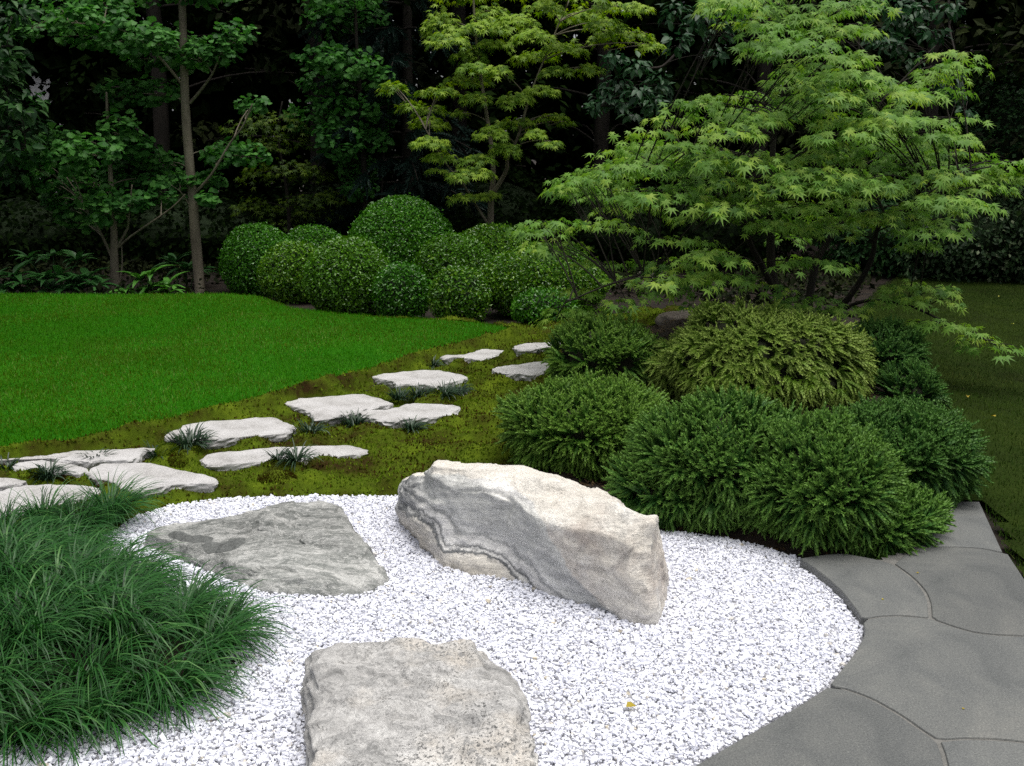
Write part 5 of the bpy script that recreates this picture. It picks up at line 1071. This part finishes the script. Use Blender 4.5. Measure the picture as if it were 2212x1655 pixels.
M['azalea'] = leaf_mat('azalea_leaves', [(0, (.012, .03, .01)), (.6, (.022, .05, .016)), (.9, (.045, .085, .03)), (1, (.2, .24, .14))], rough=.5, trans=.15, spec=.15)  # last stop: glints put into the colour of the palest leaves
dark_bush(2090, 595, 13.6, 330, 190, 'grey green bush with pale leaf glints at the top of the side lawn', M['azalea'], .075, 1500)
dark_bush(2260, 595, 13.2, 260, 200, 'grey green bush cut by the right edge above the side lawn', M['azalea'], .075, 1500)
dark_bush(1900, 600, 14.2, 260, 170, 'dim bush seen between the maple stems', M['broad'], .08, 900)
dark_bush(2180, 560, 15.5, 300, 420, 'tall dark holly bush in the upper right corner', M['broad'], .09, 900)
dark_bush(1330, 560, 14.6, 330, 170, 'dark bush in the gap between the box domes and the green maple', M['ever'], .09, 900)
dark_bush(1560, 570, 15.0, 330, 190, 'dark bush hidden behind the green maple stems', M['ever'], .09, 700)
dark_bush(60, 600, 15.2, 420, 190, 'black green bush behind the strap leaved plants at far left', M['ever'], .10, 700)
dark_bush(430, 585, 15.4, 420, 180, 'black green bush behind the pale ginkgo trunk', M['ever'], .10, 700)
dark_bush(760, 565, 15.6, 420, 200, 'black green bush behind the tallest box dome', M['ever'], .10, 700)
dark_bush(1080, 560, 15.6, 380, 190, 'black green bush behind the yellow green maple trunk', M['ever'], .10, 700)
# far wood: one mass of leaves
N = 85000; x = rng.uniform(-17, 17, N); y = rng.uniform(18.2, 22.5, N)+.03*x*x*0; z = 9.5*rng.uniform(0, 1, N)
wob = fbm(np.stack([x*.5, y*.5, z*.5], -1), 1.2, 3, 77); pw = proj(np.stack([x, y, z], -1)); k = np.hypot((pw[:, 0]-80)/34, (pw[:, 1]-185)/42) > 1; x, y, z = x[k], y[k], z[k]; n = len(x)
g = Geo(); f = unit(rng.normal(size=(n, 3))-np.array([0, .2, .6])); g.scatter(diamond_proto(.34, .06), np.stack([x, y, z], -1), frames(f, unit(rng.normal(size=(n, 3))+np.array([0, -.5, .8]))), rng.uniform(.26, .42, n), rng.uniform(0, 1, n))
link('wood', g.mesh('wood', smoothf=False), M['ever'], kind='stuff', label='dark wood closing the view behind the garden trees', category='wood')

# dim ground cover under the trees
N = 26000; x = rng.uniform(-8.5, 8, N); y = rng.uniform(9.2, 17, N); pw = proj(np.stack([x, y, zt(x, y)], -1)); k = (sdist(x, y, LAWN) > .1) & (sdist(x, y, RL) > .1) & (y > 10.2-.0*x) & ((x < -3.2) | (y > 12.5) | (x > 1.2)) & (pw[:, 0] > -100) & (pw[:, 0] < 2300) & (fbm(np.stack([x, y, 0*x], -1), .8, 3, 8) > -.25)
k &= ~((x > -3.6) & (x < 1.0) & (y < 13.2)); x, y = x[k], y[k]; n = len(x); g = Geo(); f = unit(rng.normal(size=(n, 3))+np.array([0, -.3, .3])); g.scatter(diamond_proto(.3, .08), np.stack([x, y, zt(x, y)+rng.uniform(-.02, .14, n)], -1), frames(f, unit(rng.normal(size=(n, 3))*.5+np.array([0, -.2, 1]))), rng.uniform(.05, .12, n), rng.uniform(0, 1, n))
link('ground_cover', g.mesh('ground_cover', smoothf=False), M['ever2'], kind='stuff', label='dim leafy ground cover under the background trees', category='ground cover')
# strap leaved plants under the ginkgos ----------------------------------------------
pm = {k: proto_mesh('leaf', strap_proto(.125, .7), M[k]) for k in ('under', 'under_d')}
def rosette_plant(px, py, Yv, heads, label, mt, Ls=.30):
    P0 = at(px, py, Yv); B = base_at(P0[0], Yv); root = thing('strap_leaf_plant', B, label, 'plant', 'strap leaved plants under the ginkgos'); g = Geo()
    for (dx, h) in heads:
        o = B+np.array([dx, rng.uniform(-.15, .1), h]); tube(g, bez(B+np.array([dx*.5, 0, -.03]), B+np.array([dx*.6, 0, h*.6]), o, 5), [.008, .006], 5); n = int(rng.integers(8, 11)); PP = []; RR = []; SS = []
        for k in range(n):
            a = k*2.4+rng.uniform(-.3, .3); e = rng.uniform(.05, .95); f = np.array([[math.cos(a)*math.cos(e), math.sin(a)*math.cos(e)-.12, math.sin(e)]]); PP.append(o); RR.append(frames(f, np.array([[-math.cos(a)*.4, -math.sin(a)*.4, 1.]]))[0]); SS.append(Ls*rng.uniform(.75, 1.25))
        piece_objects('leaf', pm[mt], root, np.array(PP), np.array(RR), np.array(SS))
    link('stems', g.mesh('stems', B), M['under_d'], parent=root)
rosette_plant(325, 636, 11.6, [(-.22, .10), (-.08, .22), (.08, .30), (.02, .12), (.2, .14), (.25, .08), (-.02, .05)], 'bright strap leaved plant between the two ginkgo trunks', 'under', .27)
rosette_plant(20, 634, 11.75, [(-.15, .2), (.1, .25), (0, .1)], 'strap leaved plant at the left edge of the lawn back', 'under_d')
rosette_plant(85, 636, 11.7, [(-.1, .15), (.12, .22), (.1, .08)], 'strap leaved plant second from the left edge', 'under_d')
rosette_plant(145, 636, 11.7, [(-.1, .24), (.1, .18), (0, .08), (.15, .08)], 'strap leaved plant third from the left edge', 'under_d')
rosette_plant(195, 636, 11.75, [(-.05, .2), (.1, .12)], 'strap leaved plant left of the forked ginkgo trunk', 'under_d')
rosette_plant(395, 622, 12.8, [(-.1, .25), (.1, .2), (.2, .15)], 'dim strap leaved plant behind the pale ginkgo trunk', 'under_d')
rosette_plant(120, 615, 12.9, [(-.3, .3), (.0, .34), (.3, .28)], 'dim taller strap leaved plant in the second row at left', 'under_d')

# pale garden house glimpsed far left ------------------------------------------------
M['render'] = noise_mat('pale_plaster', [(.3, (.62, .63, .66)), (.7, (.72, .73, .76))], scale=8, bump=.1)
M['glass'] = noise_mat('dark_window', [(.3, (.02, .024, .03)), (.7, (.03, .034, .04))], rough=.1, spec=.6)
M['roof'] = noise_mat('roof_slate', [(.3, (.05, .05, .055)), (.7, (.09, .09, .095))], scale=12, bump=.3)
def box_mesh(name, x0, x1, y0_, y1_, z0, z1_):
    V = np.array([(a, b, c) for a in (x0, x1) for b in (y0_, y1_) for c in (z0, z1_)]); return build_mesh(name, V, np.array([(0, 1, 3, 2), (4, 6, 7, 5), (0, 4, 5, 1), (2, 3, 7, 6), (0, 2, 6, 4), (1, 5, 7, 3)]), smoothf=False)
hb = np.array([-13.4, 27.0, 0.]); root = thing('garden_house', hb, 'pale plastered house glimpsed through leaves at the far left', 'house')
link('wall', box_mesh('wall', -4, 4, 0, 6, 0, 4.4), M['render'], parent=root)
V = np.array([(-4.4, -.4, 4.4), (4.4, -.4, 4.4), (4.4, 6.4, 4.4), (-4.4, 6.4, 4.4), (-4.4, 3, 6.6), (4.4, 3, 6.6)]); link('roof', build_mesh('roof', V, np.array([(0, 1, 5, 4), (2, 3, 4, 5)]), np.array([(1, 2, 5), (3, 0, 4)]), smoothf=False, ngons=[[3, 2, 1, 0]]), M['roof'], parent=root)
for wx in (-2.6, 0, 2.6):
    o = link('window', box_mesh('window', wx-.55, wx+.55, -.06, -.003, 1.2, 2.8), M['render'], parent=root); link('pane', box_mesh('pane', wx-.46, wx+.46, -.075, -.062, 1.3, 2.7), M['glass'], parent=o)

# fallen leaves ------------------------------------------------------------------------
M['fallen'] = leaf_mat('fallen_leaf', [(0, (.35, .26, .03)), (.5, (.45, .38, .05)), (1, (.3, .32, .05))], rough=.6, trans=.2)
fm = proto_mesh('fallen_leaf', oval_proto(.36, .18, .3), M['fallen'])
def fallen(px, py, z, s, label, az):
    P = gnd(px, py, z) if z is not None else on_ground(px, py, .03); o = bpy.data.objects.new('fallen_leaf', fm); COL.objects.link(o); R = frames(np.array([[math.cos(az), math.sin(az), .15]]), np.array([[0, -.2, 1.]]))[0]; o.matrix_local = mat4(P, R, s)
    o['label'] = label; o['category'] = 'leaf'; o['group'] = 'fallen leaves'
fallen(1352, 1527, .016, .035, 'curled yellow leaf lying on the white gravel', .3)
for (px, py, lab) in [(2160, 640, 'tiny yellow leaf on the side lawn near the grey green bushes'), (2090, 855, 'tiny yellow leaf on the side lawn beside the conifers'), (2150, 900, 'tiny yellow leaf in the middle of the side lawn'), (2190, 700, 'tiny yellow leaf on the side lawn near the right edge')]: fallen(px, py, None, .032, lab, rng.uniform(0, 6))
for (px, py, lab) in [(1905, 1295, 'tiny leaf scrap on the slab nearest the conifers'), (1985, 1238, 'tiny leaf scrap on the slab right of the curved joint'), (2080, 1532, 'tiny leaf scrap on the big middle slab')]: fallen(px, py, SZ+.002, .011, lab, rng.uniform(0, 6))
